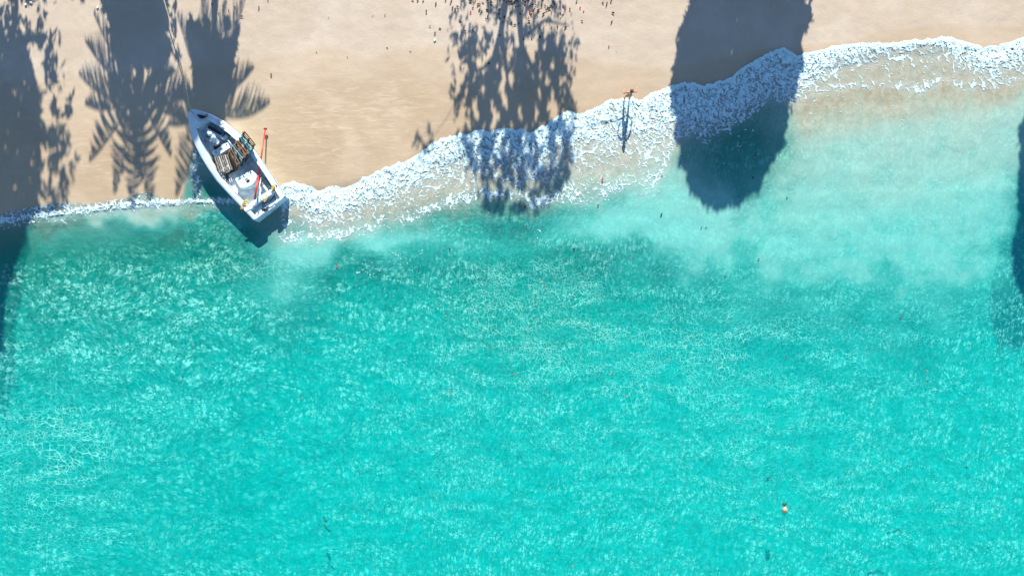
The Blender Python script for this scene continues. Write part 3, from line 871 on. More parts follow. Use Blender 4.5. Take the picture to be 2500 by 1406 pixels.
# ------------------------------------------------------------------ ropes
rope = MB()
pts = []
for i in range(41):
    k = i / 40
    px = 464 + (391 - 464) * k; py = 269 + (-30 - 269) * k
    px += 5.0 * math.sin(math.pi * k)
    pts.append(W(px, py, 1.42 - .55 * math.sin(math.pi * k) * .6 + .1 * k))
far = W(330, -440, 2.2); lastp = pts[-1]
for i in range(1, 12): pts.append(lastp.lerp(far, i / 11))
rope.tube([tuple(p) for p in pts], .028, 6)
tag(rope.build('mooring_rope', M['rope_w'], None, True), 'long pale yellow mooring rope running from the bow up the beach', 'rope')


def coil(zx, zy, z, n, r, label, mat=M['rope_y'], stretch=(1, 1), ang=0):
    o = toworld(Z1(zx, zy, z)); pp = []
    for i in range(n * 10):
        t = i / 10 * 2 * math.pi
        rr = r * (.6 + .4 * math.sin(i * .37) + .1 * random.random())
        x = rr * math.cos(t) * stretch[0]; y = rr * math.sin(t) * stretch[1]
        pp.append((x * math.cos(ang) - y * math.sin(ang), x * math.sin(ang) + y * math.cos(ang), .02 + .012 * (i / 10) + .01 * random.random()))
    ob = MB().tube(pp, .02, 6).build('rope_coil', mat, None, True); ob.location = (o.x, o.y, z)
    return tag(ob, label, 'rope', 'yellow rope coils in the boat')


coil(768, 1112, .96, 5, .16, 'yellow rope heap at the port end of the stern beam', stretch=(1.2, .7), ang=.5)
coil(735, 1172, .98, 2, .09, 'small orange yellow rope loop at the port stern corner', simple('orange_rope', (.72, .32, .05), .8), (1.3, .6), .3)
coil(1076, 938, 1.02, 4, .15, 'yellow rope bundle hanging on the starboard stern corner', stretch=(.4, 1.3), ang=-.3)
coil(994, 1074, .99, 4, .13, 'yellow rope laid across the stern beam near the black cables', stretch=(.4, 1.3), ang=-.5)
coil(295, 505, 1.05, 3, .10, 'little yellow rope tuft on the port inner side of the bow cockpit', stretch=(.5, 1.2), ang=.2)
bt = empty('plastic_bottle', toworld(Z1(958, 995, .36)), 'small blue bottle lying near the stern beam', 'bottle')
MB().tube([(-.1, -.05, 0), (.08, .04, 0)], .045, 10).build('body', simple('blue_plastic', (.05, .25, .45), .3), bt, True)
MB().tube([(.08, .04, 0), (.12, .06, 0)], .02, 8).build('cap', M['gel'], bt, True)


# ------------------------------------------------------------------ people
def skin(name, V, E, R, mat, parent, root=0, sub=2):
    me = bpy.data.meshes.new(name); me.from_pydata([tuple(v) for v in V], E, [])
    me.materials.append(mat)
    o = bpy.data.objects.new(name, me); COL.objects.link(o); o.parent = parent
    m = o.modifiers.new('skin', 'SKIN'); m.use_smooth_shade = True
    sv = me.skin_vertices[0].data if me.skin_vertices else None
    if sv is None:
        bm = bmesh.new(); bm.from_mesh(me); bm.verts.layers.skin.verify(); bm.to_mesh(me); bm.free()
        sv = me.skin_vertices[0].data
    for i, r in enumerate(R):
        rr = r if isinstance(r, tuple) else (r, r)
        sv[i].radius = rr; sv[i].use_root = (i == root)
    s = o.modifiers.new('sub', 'SUBSURF'); s.levels = sub; s.render_levels = sub
    return o


def human(J, mat, parent, name='body', k=1.0):
    """J: joints pelvis, waist, chest, neck, jaw, skull, crown, nose and for l/r: sh el wr pl hip kn an to"""
    V = []; E = []; R = []; id_ = {}

    def add(n, p, r, link=None):
        id_[n] = len(V); V.append(Vector(p)); R.append(r)
        if link: E.append((id_[link], id_[n]))
    add('pelvis', J['pelvis'], (.13 * k, .11 * k)); add('waist', J['waist'], (.11 * k, .09 * k), 'pelvis'); add('chest', J['chest'], (.125 * k, .10 * k), 'waist')
    add('nb', J['neck'], .055, 'chest'); add('jaw', J['jaw'], .06, 'nb'); add('skull', J['skull'], (.085, .095), 'jaw'); add('crown', J['crown'], .062, 'skull')
    for s in 'lr':
        add('sh' + s, J['sh' + s], .052, 'chest'); add('el' + s, J['el' + s], .038, 'sh' + s); add('wr' + s, J['wr' + s], .025, 'el' + s)
        pl = Vector(J['pl' + s]); wr = Vector(J['wr' + s]); add('pl' + s, pl, (.038, .02), 'wr' + s)
        d = (pl - wr).normalized(); side = d.cross(Vector((0, 0, 1)))
        if side.length < .1: side = Vector((1, 0, 0))
        side.normalize(); sg = 1 if s == 'l' else -1
        for fi, (off, ln) in enumerate(((-.03, .065), (-.01, .08), (.011, .075), (.031, .058))):
            b = pl + side * off * sg + d * .02
            add(f'f{fi}a{s}', b + d * ln * .5, .0095, 'pl' + s); add(f'f{fi}b{s}', b + d * ln + Vector((0, 0, -.02)), .008, f'f{fi}a{s}')
        th = wr + d * .025 - side * .03 * sg
        add('tha' + s, th - side * .02 * sg + d * .02, .011, 'wr' + s); add('thb' + s, th - side * .028 * sg + d * .055, .009, 'tha' + s)
        add('hip' + s, J['hip' + s], .092, 'pelvis'); add('kn' + s, J['kn' + s], .057, 'hip' + s); add('an' + s, J['an' + s], .036, 'kn' + s); add('to' + s, J['to' + s], (.042, .026), 'an' + s)
    return skin(name, V, E, R, mat, parent, 0, 2)


def face(J, parent, fwd, up, hairmat, hair_r=.108, bun=None, skinm=None):
    f = Vector(fwd).normalized(); u = Vector(up).normalized(); sd = f.cross(u).normalized()
    sk = Vector(J['skull'])
    MB().ball(tuple(sk + f * .098 - u * .02), .016, 8, 6).build('nose', skinm, parent, True)
    for s in (-1, 1):
        MB().ball(tuple(sk + f * .086 + sd * .034 * s), .011, 8, 6).build('eye', M['eye'], parent, True)
        MB().ball(tuple(sk + sd * .092 * s - u * .01), .026, 8, 6, (.5, .6, 1)).build('ear', skinm, parent, True)
    MB().box(tuple(sk + f * .088 - u * .055), (.04, .012, .008)).build('mouth', M['l_brown'], parent)
    h = MB(); h.ball(tuple(sk - f * .018 + u * .032), hair_r, 14, 10)
    if bun is not None: h.ball(tuple(sk + Vector(bun)), .055, 10, 8)
    return h.build('hair', hairmat, parent, True)


# the person walking at the edge of the wash, facing up the beach
gz = float(ground_z(np.array([1529.]), np.array([243.]))[0]) + .01
pw = W(1529, 243, gz)
walker = empty('person', (pw.x, pw.y, gz), 'person in black swimwear standing with arms held out at the edge of the foam', 'person')
J = dict(pelvis=(.03, -.01, .90), waist=(.03, .0, 1.04), chest=(.04, .02, 1.24), neck=(.05, .035, 1.42), jaw=(.05, .06, 1.49), skull=(.05, .05, 1.57), crown=(.05, .04, 1.63),
         shl=(-.13, .02, 1.35), ell=(-.36, .02, 1.16), wrl=(-.30, .19, 1.02), pll=(-.27, .26, .98),
         shr=(.21, .04, 1.35), elr=(.39, .12, 1.14), wrr=(.42, .30, 1.00), plr=(.43, .38, .98),
         hipl=(-.07, -.01, .84), knl=(-.12, .03, .47), anl=(-.13, -.02, .08), tol=(-.14, .14, .03),
         hipr=(.13, -.01, .84), knr=(.15, .02, .47), anr=(.16, -.06, .08), tor=(.17, .09, .03))
human(J, M['skin2'], walker)
face(J, walker, (0, 1, 0), (0, 0, 1), M['hair'], bun=(0, -.07, .11), skinm=M['skin2'])
skin('swim_bottom', [J['pelvis'], J['hipl'], J['hipr'], (.03, -.01, .98)], [(0, 1), (0, 2), (0, 3)], [(.15, .13), .108, .108, (.13, .11)], M['swim'], walker)
skin('swim_top', [(.04, .02, 1.16), J['chest'], (.045, .03, 1.32)], [(0, 1), (1, 2)], [(.125, .105), (.15, .125), (.11, .09)], M['swim'], walker)
MB().tube([(-.08, -.05, 1.41), (.04, -.115, 1.36), (.17, -.04, 1.41)], .014, 6).build('strap', M['strap'], walker, True)

# the person bending over inside the boat
q0 = toworld(Z1(436, 438, .46))
worker = empty('person', (q0.x, q0.y, .46), 'person in pale blue shirt bending over in the bow of the boat', 'person')
wl_ = lambda zx, zy, z: (toworld(Z1(zx, zy, z)) - q0 + Vector((0, 0, 0))).xy[:] + (z - .46,)
J = dict(pelvis=wl_(440, 438, 1.14), waist=wl_(432, 418, 1.24), chest=wl_(412, 388, 1.36), neck=wl_(392, 366, 1.42), jaw=wl_(384, 358, 1.41), skull=wl_(378, 352, 1.43), crown=wl_(370, 346, 1.44),
         shl=wl_(396, 402, 1.36), ell=wl_(378, 436, 1.16), wrl=wl_(340, 438, 1.02), pll=wl_(324, 432, .98),
         shr=wl_(414, 362, 1.36), elr=wl_(380, 382, 1.12), wrr=wl_(350, 384, .94), plr=wl_(338, 378, .90),
         hipl=wl_(432, 452, 1.08), knl=wl_(420, 462, .80), anl=wl_(440, 474, .50), tol=wl_(424, 472, .48),
         hipr=wl_(452, 432, 1.08), knr=wl_(456, 440, .80), anr=wl_(476, 448, .50), tor=wl_(460, 440, .48))
human(J, M['skin1'], worker)
jf = (Vector(J['crown']) - Vector(J['neck'])).normalized()
face(J, worker, (jf.x * .3, jf.y * .3, -1), jf, M['hairb'], .095, skinm=M['skin1'])
cap = MB(); cap.ball(tuple(Vector(J['skull']) + Vector((0, 0, .03))), .13, 14, 10, (1, 1, .8)); cap.ball(tuple(Vector(J['skull']) + jf * .12 + Vector((0, 0, .02))), .09, 12, 8, (1, 1, .3))
cap.build('cap', M['shirt'], worker, True)
skin('shirt', [J['waist'], J['chest'], J['shl'], J['ell'], J['shr'], tuple((Vector(J['shr']) * .45 + Vector(J['elr']) * .55)), J['neck'], J['pelvis']],
     [(0, 1), (1, 2), (2, 3), (1, 4), (4, 5), (1, 6), (0, 7)], [(.16, .13), (.19, .15), .085, .07, .085, .07, .08, (.17, .15)], M['shirt'], worker)
skin('trousers', [J['pelvis'], J['hipl'], J['knl'], J['anl'], J['hipr'], J['knr'], J['anr']], [(0, 1), (1, 2), (2, 3), (0, 4), (4, 5), (5, 6)],
     [(.16, .13), .115, .085, .06, .115, .085, .06], M['trouser'], worker)


# ------------------------------------------------------------------ trees north of the frame; their shadows fall down the beach
def up_from_shadow(px, py, Y):
    """the point over ground row Y (metres) whose shadow falls on that photograph pixel"""
    g = .25 if py < 500 else 0
    w = W(px, py, g); z = g + (Y - w.y) / SY
    return Vector((w.x + SX * (z - g), Y, z))


def leaf_cloud(name, pts, size, mat, parent, loc, elong=1.6):
    n = len(pts); P = np.array([tuple(p) for p in pts]) - np.array(loc)[None, :]
    a = rng.normal(size=(n, 3)); a /= np.linalg.norm(a, axis=1, keepdims=True)
    b = rng.normal(size=(n, 3)); b -= (a * b).sum(1, keepdims=True) * a; b /= np.linalg.norm(b, axis=1, keepdims=True)
    s = size * rng.uniform(.6, 1.3, (n, 1))
    v = np.stack([P - a * s * elong / 2, P + b * s * .36, P + a * s * elong / 2, P - b * s * .36], 1).reshape(-1, 3)
    f = [(4 * i, 4 * i + 1, 4 * i + 2, 4 * i + 3) for i in range(n)]
    return mesh_obj(name, v, f, mat, parent)


def trunk_obj(loc, lines, Y, parent):
    """lines: list of (pixel polyline of its shadow, r0, r1)"""
    mb = MB()
    for pl, r0, r1 in lines:
        pts = []
        for i in range(len(pl) - 1):
            for k in range(4):
                q = k / 4; pts.append((pl[i][0] * (1 - q) + pl[i + 1][0] * q, pl[i][1] * (1 - q) + pl[i + 1][1] * q))
        pts.append(pl[-1])
        mb.tube([tuple(up_from_shadow(a, b, Y) - loc) for a, b in pts], r0, 8, r1)
    return mb.build('trunk', M['bark'], parent, True)


def tree(label, Ypx, density, n, size, box, lines, spread=1.6, elong=1.6):
    Y = (703 - Ypx) / S
    bx = up_from_shadow(lines[0][0][0][0], lines[0][0][0][1], Y)
    gz = float(ground_z(np.array([bx.x * S + 1250]), np.array([703 - Y * S]))[0])
    loc = Vector((bx.x, Y, gz))
    r = empty('broadleaf_tree', loc, label, 'tree', 'trees behind the beach')
    first = [(loc.x * S + 1250 - SX * 0, 703 - (Y) * S)]
    ln = [([first[0]] + list(lines[0][0]), lines[0][1], lines[0][2])] + lines[1:]
    trunk_obj(loc, ln, Y, r)
    pts = []
    while len(pts) < n:
        m = 4 * n
        px = rng.uniform(box[0], box[2], m); py = rng.uniform(box[1], box[3], m)
        d = density(px, py); ok = rng.uniform(0, 1, m) < d
        for a, b in zip(px[ok], py[ok]):
            p = up_from_shadow(a, b, Y + rng.normal() * spread)
            pts.append(p)
            if len(pts) >= n: break
    leaf_cloud('crown', pts, size, M['leafg'], r, loc, elong)
    return r


def clumps(px, py, sx, sy, seed, lo, hi):
    return sstep(lo, hi, fbm(px / sx, py / sy, seed, 3, .6))


# 1 left edge
def d1(px, py):
    right = np.interp(py, [-400, 0, 100, 200, 300, 420, 520, 700, 900, 1000], [40, 50, 66, 88, 104, 98, 84, 14, -4, -40])
    body = 1 - sstep(0, 10, px - right + 14 * fbm(px / 30, py / 40, 3, 2))
    top = np.where((py < 110), clumps(px, py, 22, 40, 5, .45, .6) * .5, 1)
    fr = (1 - sstep(right + 30, right + 100, px)) * clumps(px, py, 15, 30, 9, .44, .58) * (py < 520) * (py > 20)
    tip = 1 - sstep(860, 950, py)
    return np.clip(body * top + fr * .50, 0, 1) * tip


tree('tall dense tree whose shadow darkens the left edge of the beach', -520, d1, 20000, .30, (-330, -120, 190, 1000), [([(-90, -100), (-70, 300), (-60, 700)], .35, .1), ([(-80, 100), (40, 300)], .15, .04)], 1.6)


# 2 dense tree behind the first palm
def d2(px, py):
    l = np.interp(py, [-300, 0, 80, 150, 230, 300], [240, 254, 278, 290, 305, 330]); r = np.interp(py, [-300, 0, 100, 170, 230, 300], [440, 408, 405, 412, 388, 360])
    e = 9 * (fbm(px / 14, py / 24, 13, 2) - .5)
    body = sstep(l - 6 + e, l + 6 + e, px) * (1 - sstep(r - 6 + e, r + 6 + e, px))
    fr = sstep(l - 28, l, px) * (1 - sstep(r, r + 50, px)) * clumps(px, py, 10, 26, 15, .52, .64) * .35
    return np.clip(body + fr, 0, 1) * (1 - sstep(150, 195, py))


tree('dense leafy tree rising behind the first coconut palm', -480, d2, 9000, .30, (200, -260, 480, 300), [([(345, -200), (340, 100), (338, 220)], .3, .08)], 1.2)


# 3 sparse tree in the middle
def d3(px, py):
    l = np.interp(py, [-300, 0, 60, 100, 250, 420, 520], [1060, 1120, 1085, 1085, 1098, 1120, 1190]); r = np.interp(py, [-300, 0, 40, 90, 250, 330, 430, 500], [1400, 1360, 1400, 1418, 1415, 1412, 1400, 1330])
    w = sstep(l, l + 25, px) * (1 - sstep(r - 25, r, px))
    core = gauss(px, py, 1300, 210, 75, 150) + .8 * gauss(px, py, 1190, 290, 60, 100) + .5 * gauss(px, py, 1250, 430, 70, 60)
    c = clumps(px, py, 10, 27, 23, .42, .56)
    c2 = clumps(px, py, 40, 70, 29, .30, .58)
    upper = np.where(py < 90, .30, 1)
    return np.clip(w * (c * (.22 + .6 * core) * (.45 + .55 * c2)), 0, 1) * upper * (1 - sstep(480, 540, py)) + .35 * gauss(px, py, 1035, 335, 16, 26) * clumps(px, py, 10, 22, 47, .42, .56)


tree('sparse open tree whose dappled shadow falls on the middle of the beach', -520, d3, 12500, .155, (990, -200, 1440, 540),
     [([(1245, -160), (1238, 0), (1222, 90), (1200, 160), (1185, 260), (1170, 330)], .26, .05), ([(1246, -150), (1262, 0), (1272, 100), (1285, 200), (1296, 290), (1312, 340)], .22, .07),
      ([(1280, 130), (1320, 200), (1345, 300), (1360, 380)], .12, .03), ([(1225, 90), (1240, 200), (1245, 320)], .12, .03), ([(1272, 100), (1330, 60), (1390, 70)], .08, .02),
      ([(1200, 160), (1150, 180), (1110, 240)], .07, .02), ([(1312, 330), (1290, 440)], .07, .02), ([(1150, 180), (1090, 280), (1040, 340)], .02, .008)], 1.5, 1.9)


# 3b dense tree behind the second palm
def d6(px, py):
    l = np.interp(py, [-300, 40, 100, 200, 280, 400], [450, 462, 468, 480, 476, 484]); rr = np.interp(py, [-300, 0, 60, 120, 200, 280, 330, 400], [560, 560, 588, 580, 560, 542, 552, 545])
    w = sstep(l - 8, l + 8, px) * (1 - sstep(rr - 8, rr + 8, px))
    return w * np.where(py < 120, clumps(px, py, 16, 40, 37, .36, .5), 1) * (1 - sstep(385, 425, py)) * np.where(py > 260, .2 + .8 * clumps(px, py, 14, 30, 39, .38, .5), 1) * sstep(110, 150, py + 50 * clumps(px, py, 9, 60, 38, .4, .6))


tree('narrow leafy tree rising behind the second coconut palm', -480, d6, 6000, .28, (420, -20, 600, 430), [([(530, -200), (525, 100), (520, 220)], .22, .06)], 1.2)


# 4 dense round tree
def d4(px, py):
    l = np.interp(py, [-300, 0, 60, 130, 200, 300, 380, 440, 500], [1690, 1684, 1668, 1652, 1645, 1655, 1668, 1692, 1745]); r = np.interp(py, [-300, 0, 60, 130, 200, 260, 360, 440, 500], [1980, 1972, 1966, 1955, 1943, 1925, 1895, 1850, 1770])
    e = 24 * (fbm(px / 10, py / 26, 33, 3) - .5)
    body = sstep(l - 4 + e, l + 6 + e, px) * (1 - sstep(r - 6 + e, r + 4 + e, px))
    fr = sstep(l - 10, l, px) * (1 - sstep(r, r + 22, px)) * clumps(px, py, 9, 30, 35, .52, .62) * .4
    return np.clip(body + fr, 0, 1) * (1 - sstep(455, 500, py))


tree('thick rounded tree casting the broad solid shadow right of the walking person', -470, d4, 15000, .32, (1630, -200, 1990, 540), [([(1810, -150), (1815, 200), (1800, 420)], .32, .08), ([(1812, 0), (1880, 200)], .14, .04), ([(1812, 0), (1720, 180)], .14, .04)], 1.4)


# 5 right edge
def d5(px, py):
    l = np.interp(py, [200, 280, 400, 520, 560, 640, 700, 780], [2560, 2502, 2498, 2500, 2480, 2472, 2484, 2530])
    e = 12 * (fbm(px / 16, py / 30, 43, 2) - .5)
    return sstep(l - 6 + e, l + 8 + e, px) * (1 - sstep(690, 740, py))


tree('tall tree whose shadow touches the right edge of the shallow water', -480, d5, 8000, .36, (2440, 200, 2760, 800), [([(2640, -100), (2630, 400), (2610, 650)], .35, .1)], 1.4)


# palms: each frond given by where its shadow runs
def palm(label, cpx, cpy, Ypx, fronds, trunk_r=.17):
    Y = (703 - Ypx) / S
    c = up_from_shadow(cpx, cpy, Y)
    gx_ = c.x; gz = float(ground_z(np.array([gx_ * S + 1250]), np.array([703 - Y * S]))[0])
    loc = Vector((gx_, Y, gz))
    r = empty('coconut_palm', loc, label, 'palm', 'coconut palms behind the beach')
    cl = c - loc
    MB().tube([(0, 0, -.1), (.12, .05, cl.z * .3), (.1, .04, cl.z * .65), tuple(cl)], trunk_r * 1.3, 10, trunk_r * .8).build('trunk', M['bark'], r, True)
    nuts = MB()
    for i in range(7):
        a = i * .9; nuts.ball((cl.x + .22 * math.cos(a), cl.y + .22 * math.sin(a), cl.z - .25), .13, 8, 6)
    nuts.build('coconuts', M['leafg'], r, True)
    for (tx, ty, sag) in fronds:
        # minimal-length frond whose tip throws its shadow at (tx, ty)
        a = (tx - cpx) / S; b = (cpy - ty) / S
        z = -b * SY / (1 + SY * SY); tip = Vector((a + SX * z, b + SY * z, z))
        L = tip.length
        mid = tip * .5 + Vector((0, 0, sag * L * .28))
        P = [(1 - k) ** 2 * Vector((0, 0, 0)) + 2 * k * (1 - k) * mid + k * k * tip for k in [j / 25 for j in range(26)]]
        mb = MB(); mb.tube([tuple(cl + p) for p in P], .045, 5, .012)
        side0 = tip.cross(Vector((0, 0, 1))).normalized()
        for i in range(3, 26):
            t = (P[i] - P[i - 1]).normalized(); k = i / 25
            ll = L * .36 * math.sin(math.pi * min(1, .18 + .78 * k)) + .08
            for sd in (-1, 1):
                for sub in (.25,):
                    o = cl + P[i - 1].lerp(P[i], sub)
                    dr = (side0 * sd * .55 + t * .55 + Vector((0, 0, -.75)) + Vector((rng.normal(size=3) * .10).tolist())).normalized()
                    wv = t * .062
                    e = o + dr * ll * random.uniform(.8, 1.1)
                    m_ = o + dr * ll * .5 + Vector((0, 0, .04))
                    bb = len(mb.v)
                    mb.v += [tuple(o - wv * .6), tuple(o + wv * .6), tuple(m_ + wv), tuple(m_ - wv), tuple(e)]
                    mb.f += [[bb, bb + 1, bb + 2, bb + 3], [bb + 3, bb + 2, bb + 4]]
        mb.build('frond', M['frond'], r)
    return r


palm('coconut palm whose crown shadow spreads left of the boat bow', 338, 232, -480,
     [(236, 66, .5), (214, 126, .6), (196, 196, .9), (210, 262, .8), (218, 388, .35), (276, 456, .2), (320, 494, .1), (362, 478, .15), (414, 374, .25), (452, 290, .5), (430, 190, .4), (330, 400, .0), (475, 235, .7)])
palm('coconut palm whose crown shadow reaches over the boat bow', 512, 262, -500,
     [(606, 20, .35), (621, 182, .45), (658, 256, .85), (556, 34, .3), (500, 10, .3), (438, 66, .4), (422, 235, .5), (412, 305, .7), (428, 462, .2), (472, 470, .1)])
palm('coconut palm farther up the beach with one frond shadow at the top edge', 225, -140, -760,
     [(186, 36, .2), (210, 42, .2), (150, -60, .5), (300, -60, .5), (260, -300, .4), (170, -280, .4), (120, -160, .6), (330, -170, .6), (228, -320, .3)])

# small spray of leaves on a long branch, its shadow just left of the dappled one
Yb = (703 + 520) / S


# ------------------------------------------------------------------ fallen leaves, one object each
def leaf_mesh(name, mat, curl):
    v = []; f = []
    n = 6
    for i in range(n + 1):
        k = i / n; w = .27 * math.sin(math.pi * k) ** .8 if 0 < k < 1 else 0.0
        zc = curl * (4 * (k - .5) ** 2) * .25
        v += [(k - .5, -w, zc + .10 * w / .27 * curl), (k - .5, 0, zc), (k - .5, w, zc + .16 * w / .27 * curl)]
    for i in range(n):
        a = 3 * i; f += [[a, a + 3, a + 4, a + 1], [a + 1, a + 4, a + 5, a + 2]]
    me = bpy.data.meshes.new(name); me.from_pydata(v, [], f); me.materials.append(mat)
    return me


LM = {c: [leaf_mesh('leaf', M['l_' + c], cu) for cu in (.4, .9, 1.4)] for c in ('red', 'brown', 'dark', 'orange')}


def leaf(px, py, color, label, group=None, size=None, cat='leaf', floating=False):
    o = bpy.data.objects.new('fallen_leaf', random.choice(LM[color])); COL.objects.link(o)
    f = water_z if floating else ground_z
    z = float(f(np.array([float(px)]), np.array([float(py)]))[0]) + (.03 if floating else .012)
    o.location = W(px, py, z)
    s = size or random.uniform(.13, .23)
    o.scale = (s, s * random.uniform(.6, 1.0), s * .8)
    o.rotation_euler = (random.uniform(-.3, .3), random.uniform(-.3, .3), random.uniform(0, 6.28))
    return tag(o, label, cat, group)


# zoomed leaf litter (crop origin 1000,0, five times)
DK = [(165, 20), (440, 12), (525, 95), (585, 85), (650, 10), (740, 20), (880, 140), (895, 40), (945, 130), (985, 65), (955, 15), (1095, 120), (1092, 178), (1100, 225), (1138, 275), (935, 235), (955, 205), (1155, 215),
      (1185, 30), (1220, 20), (1250, 50), (1280, 25), (1320, 20), (1245, 30), (1225, 290), (1245, 282), (1285, 305), (1335, 292), (1100, 435), (1390, 482), (1465, 412), (1575, 128), (1565, 135), (1610, 75), (1655, 75),
      (1690, 95), (1670, 125), (1740, 100), (1705, 105), (1635, 175), (1765, 60), (1720, 80), (1805, 332), (1900, 340), (1490, 480), (2460, 20), (2465, 275), (1590, 455), (680, 380), (1840, 225), (1230, 155), (1245, 10), (1290, 10), (1275, 40)]
BRN = [(500, 45), (370, 352), (765, 375), (250, 325), (555, 120), (310, 410), (615, 252), (1385, 100), (1355, 178), (1485, 180), (1842, 165), (1955, 118), (2040, 20), (2405, 50), (2485, 160), (2360, 38), (2105, 260), (1575, 345), (1455, 260), (100, 5), (850, 130), (1870, 185), (965, 780), (205, 145)]
RED = [(510, 5), (38, 12), (745, 155), (800, 325), (838, 55), (830, 70), (1415, 40), (1400, 50), (1450, 215), (1515, 125), (1500, 130), (1525, 110), (1875, 75), (2082, 100), (2125, 140), (800, 15), (1470, 150), (2430, 572)]
def litter(px, py, c, size=None):
    what = {'dark': 'blackish curled leaf', 'brown': 'brown dried leaf', 'red': 'bright red leaf'}[c]
    k = 0 if px < 1095 else 1 if px < 1180 else 2 if px < 1245 else 3 if px < 1330 else 4 if px < 1410 else 5
    where = ['left of the dappled shadow', 'in the left third of the dappled shadow', 'just left of the twin trunk shadows', 'just right of the twin trunk shadows', 'in the right third of the dappled shadow', 'right of the dappled shadow'][k]
    row = 'at the top edge' if py < 14 else 'near the top edge' if py < 30 else 'below the top edge'
    leaf(px, py, c, f'{what} {row}, {where}', f'{what[:-4]}leaves {row}, {where}', size)


for lst, c in ((DK, 'dark'), (BRN, 'brown'), (RED, 'red')):
    for a, b in lst:
        litter(1000 + a / 5, b / 5, c)
for i in range(22):
    litter(random.gauss(1245, 70), abs(random.gauss(0, 14)), random.choice(['dark', 'dark', 'brown', 'dark']), random.uniform(.1, .18))
single = [(590, 41, 'red', .26, 'large red leaf on dry sand right of the second palm shadow'), (662, 184, 'red', .2, 'lone red leaf on wet sand right of the palm shadows'), (558, 26, 'red', .16, 'small red leaf near the top among palm shadow tips'),
          (632, 19, 'brown', .17, 'brown leaf on dry sand near the top, left of the open sand'), (573, 18, 'dark', .13, 'tiny dark leaf right of the small red leaf near the top'), (517, 12, 'brown', .16, 'brown leaf inside the top of the second palm shadow'),
          (654, 2, 'dark', .14, 'dark leaf cut by the top edge above the open sand'), (534, 34, 'dark', .12, 'dark speck of leaf within the second palm shadow'), (514, 64, 'dark', .11, 'dark leaf crumb low in the second palm shadow'),
          (945, 118, 'brown', .14, 'brown leaf beside the hump of the wet sand line'), (1002, 127, 'dark', .14, 'dark leaf on the wet sand line left of the dappled shadow'), (773, 128, 'dark', .1, 'dark leaf crumb at the left hump of the wet line'),
          (910, 40, 'brown', .11, 'brown leaf crumb high on the dry sand, left of the litter'), (940, 38, 'red', .15, 'small red leaf high on the dry sand, left of the litter'), (802, 44, 'dark', .08, 'dark crumb on the open dry sand between palms and litter'),
          (848, 140, 'brown', .09, 'brown crumb in the dip of the wet sand line'), (1487, 115, 'orange', .15, 'orange leaf on dry sand right of the dappled shadow'), (1505, 128, 'dark', .08, 'dark crumb beside the orange leaf')]
for px, py, c, s, l in single: leaf(px, py, c, l, None, s)
floaters = [(735, 966, 'red', .2, 'dark red leaf afloat left of centre over calm water'), (822, 650, 'red', .2, 'red leaf afloat beside the dark hollow behind the surf'), (1250, 912, 'red', .22, 'red leaf afloat near the middle of the picture'),
            (1097, 954, 'orange', .17, 'orange leaf afloat left of the central red one'), (1088, 768, 'orange', .2, 'pale orange leaf afloat left of the bright ripple patch'), (1318, 682, 'orange', .17, 'upper of two orange leaves afloat in the bright ripples'),
            (1330, 701, 'orange', .17, 'lower of two orange leaves afloat in the bright ripples'), (1540, 629, 'orange', .13, 'small orange leaf afloat below the surf right of centre'), (1494, 911, 'orange', .15, 'orange leaf afloat right of the central red one'),
            (1530, 967, 'orange', .14, 'faint orange leaf afloat lower right of centre'), (1919, 873, 'brown', .2, 'brown leaf afloat at the lower rim of the milky water'), (2199, 774, 'brown', .18, 'brown leaf afloat in the milky water at right'),
            (1770, 676, 'dark', .16, 'dark leaf afloat in milky water below the round shadow'), (1852, 633, 'dark', .13, 'dark leaf afloat right of the round shadow tip'), (1712, 556, 'brown', .17, 'brown leaf afloat at the tip of the round shadow'),
            (1724, 556, 'dark', .15, 'dark leaf afloat touching the tip of the round shadow'), (1838, 434, 'dark', .18, 'dark leaf afloat inside the round shadow low down'), (1845, 378, 'dark', .14, 'dark leaf afloat inside the round shadow higher up'),
            (1921, 482, 'dark', .13, 'dark leaf afloat just right of the round shadow'), (1615, 524, 'dark', .2, 'dark leaf afloat left of the round shadow tip'), (1098, 609, 'dark', .19, 'dark leaf afloat below the foam at centre left'),
            (1022, 660, 'dark', .17, 'thin dark leaf afloat left of the bright ripples'), (1401, 609, 'dark', .2, 'dark leaf afloat above the bright ripple patch'), (1285, 554, 'brown', .15, 'brown leaf afloat below the dappled shadow'),
            (1282, 505, 'red', .22, 'red leaf afloat at the foot of the dappled shadow'), (1471, 440, 'red', .24, 'bright red leaf lying in the foam lace left of the walking person'), (1460, 502, 'brown', .16, 'brown leaf afloat just behind the foam lace'),
            (1616, 430, 'red', .13, 'tiny red leaf in the lace below the walking person'), (1147, 561, 'red', .15, 'small red leaf in the sandy wash below the dappled shadow'), (2005, 974, 'dark', .14, 'dark leaf afloat in open water right of centre'),
            (2360, 1140, 'dark', .15, 'dark leaf afloat at lower right'), (2262, 903, 'orange', .14, 'faint orange leaf afloat at right below the milky water'), (2368, 839, 'orange', .13, 'faint orange leaf afloat in milky water near the right edge'),
            (1398, 1380, 'orange', .16, 'orange leaf afloat at the bottom edge'), (598, 1157, 'dark', .12, 'dark speck of leaf afloat in the calm lower left water'), (2265, 930, 'dark', .12, 'dark leaf afloat below the faint orange one at right'), (1026, 1190, 'dark', .2, 'dark leaf afloat below the picture centre'),
            (2000, 1222, 'dark', .12, 'dark leaf afloat right of the buoy')]
for px, py, c, s, l in floaters: leaf(px, py, c, l, None, s, floating=True)

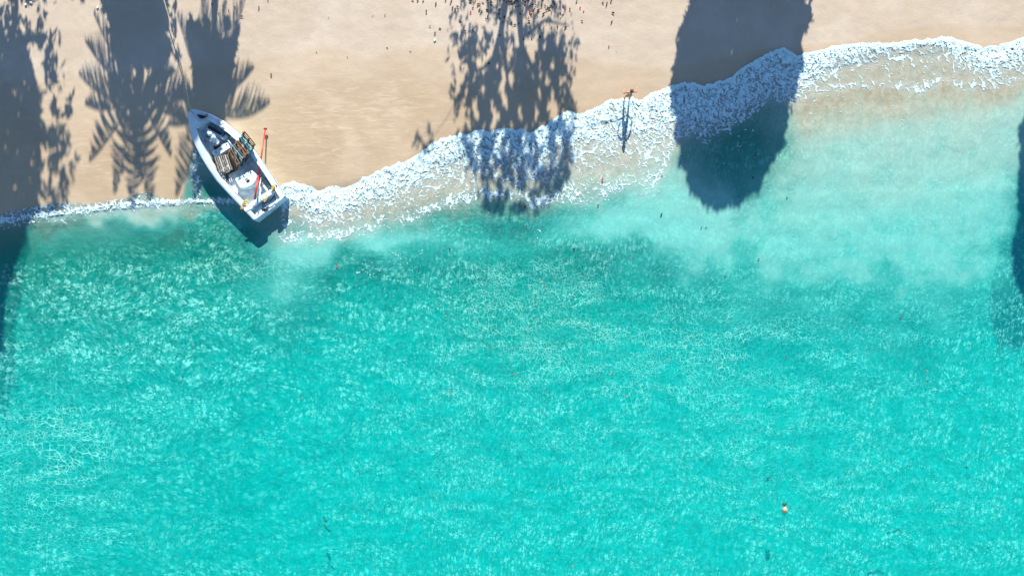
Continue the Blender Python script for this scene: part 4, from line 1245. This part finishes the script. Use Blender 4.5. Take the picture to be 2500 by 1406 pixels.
# shells and pebbles on the dry sand
for px, py, l in ((240, 20, 'white shell on dry sand above the first palm shadow'), (1060, 99, 'white shell on dry sand left of the dappled shadow'), (75, 9, 'white shell near the top left corner'), (61, 12, 'smaller white shell near the top left corner')):
    z = float(ground_z(np.array([float(px)]), np.array([float(py)]))[0])
    mb = MB()
    for i in range(9):
        a = math.pi * (i / 8); b = math.pi * ((i + .8) / 8)
        mb.tube([(0, 0, .02), (.05 * math.cos(a), .02 + .05 * math.sin(a), .045), (.09 * math.cos(a), .02 + .09 * math.sin(a), .01)], .014, 5)
    mb.ball((0, -.01, .02), .025, 8, 6)
    o = mb.build('shell', M['shell'], None, True); o.location = W(px, py, z); o.rotation_euler = (0, 0, px)
    tag(o, l, 'shell')

# ------------------------------------------------------------------ buoy and weed
bz = float(water_z(np.array([1915.]), np.array([1243.]))[0])
bo = empty('mooring_buoy', W(1915, 1243, bz), 'small faded orange buoy floating alone at the lower right', 'buoy')
MB().ball((0, 0, .05), .145, 16, 12).build('float', M['buoy'], bo, True)
MB().tube([(0, .11, .08), (0, .17, .09)], .05, 10).build('neck', M['gel'], bo, True)
MB().tube([(0, .16, .09), (.05, .26, .05), (.07, .36, .03)], .022, 6).build('rope', M['rope_y'], bo, True)
mb = MB()
for i in range(14):
    a = random.uniform(.8, 2.4); l = random.uniform(.1, .24)
    mb.tube([(0, .2, .045), (.12 * math.cos(a), .2 + l * .6, .06), (.2 * math.cos(a), .2 + l, .04)], .03, 5, .012)
mb.build('weed_tuft', M['weed'], bo, True)


def weed(px, py, pl, label):
    z = float(water_z(np.array([float(px)]), np.array([float(py)]))[0]) - .22
    mb = MB()
    for j in range(3):
        mb.tube([((a + random.uniform(-4, 4)) / S, -(b + random.uniform(-3, 3)) / S, .01 * j) for a, b in pl], .045 - .01 * j, 6, .015)
        for a, b in pl:
            an = random.uniform(0, 6.28)
            mb.tube([(a / S, -b / S, .01), ((a + 7 * math.cos(an)) / S, -(b + 7 * math.sin(an)) / S, .01)], .02, 5, .006)
    o = mb.build('seaweed', M['weed'], None, True); o.location = W(px, py, z)
    return tag(o, label, 'seaweed')


weed(790, 1262, [(0, 0), (6, 10), (2, 22), (14, 34)], 'dark curling strand of weed drifting at the lower left of centre')
weed(2165, 1298, [(0, 4), (14, 0), (30, -6), (38, 2)], 'dark strand of weed drifting at the lower right')
weed(1870, 1168, [(0, 4), (6, -2), (14, -4)], 'small dark weed scrap drifting above the buoy')
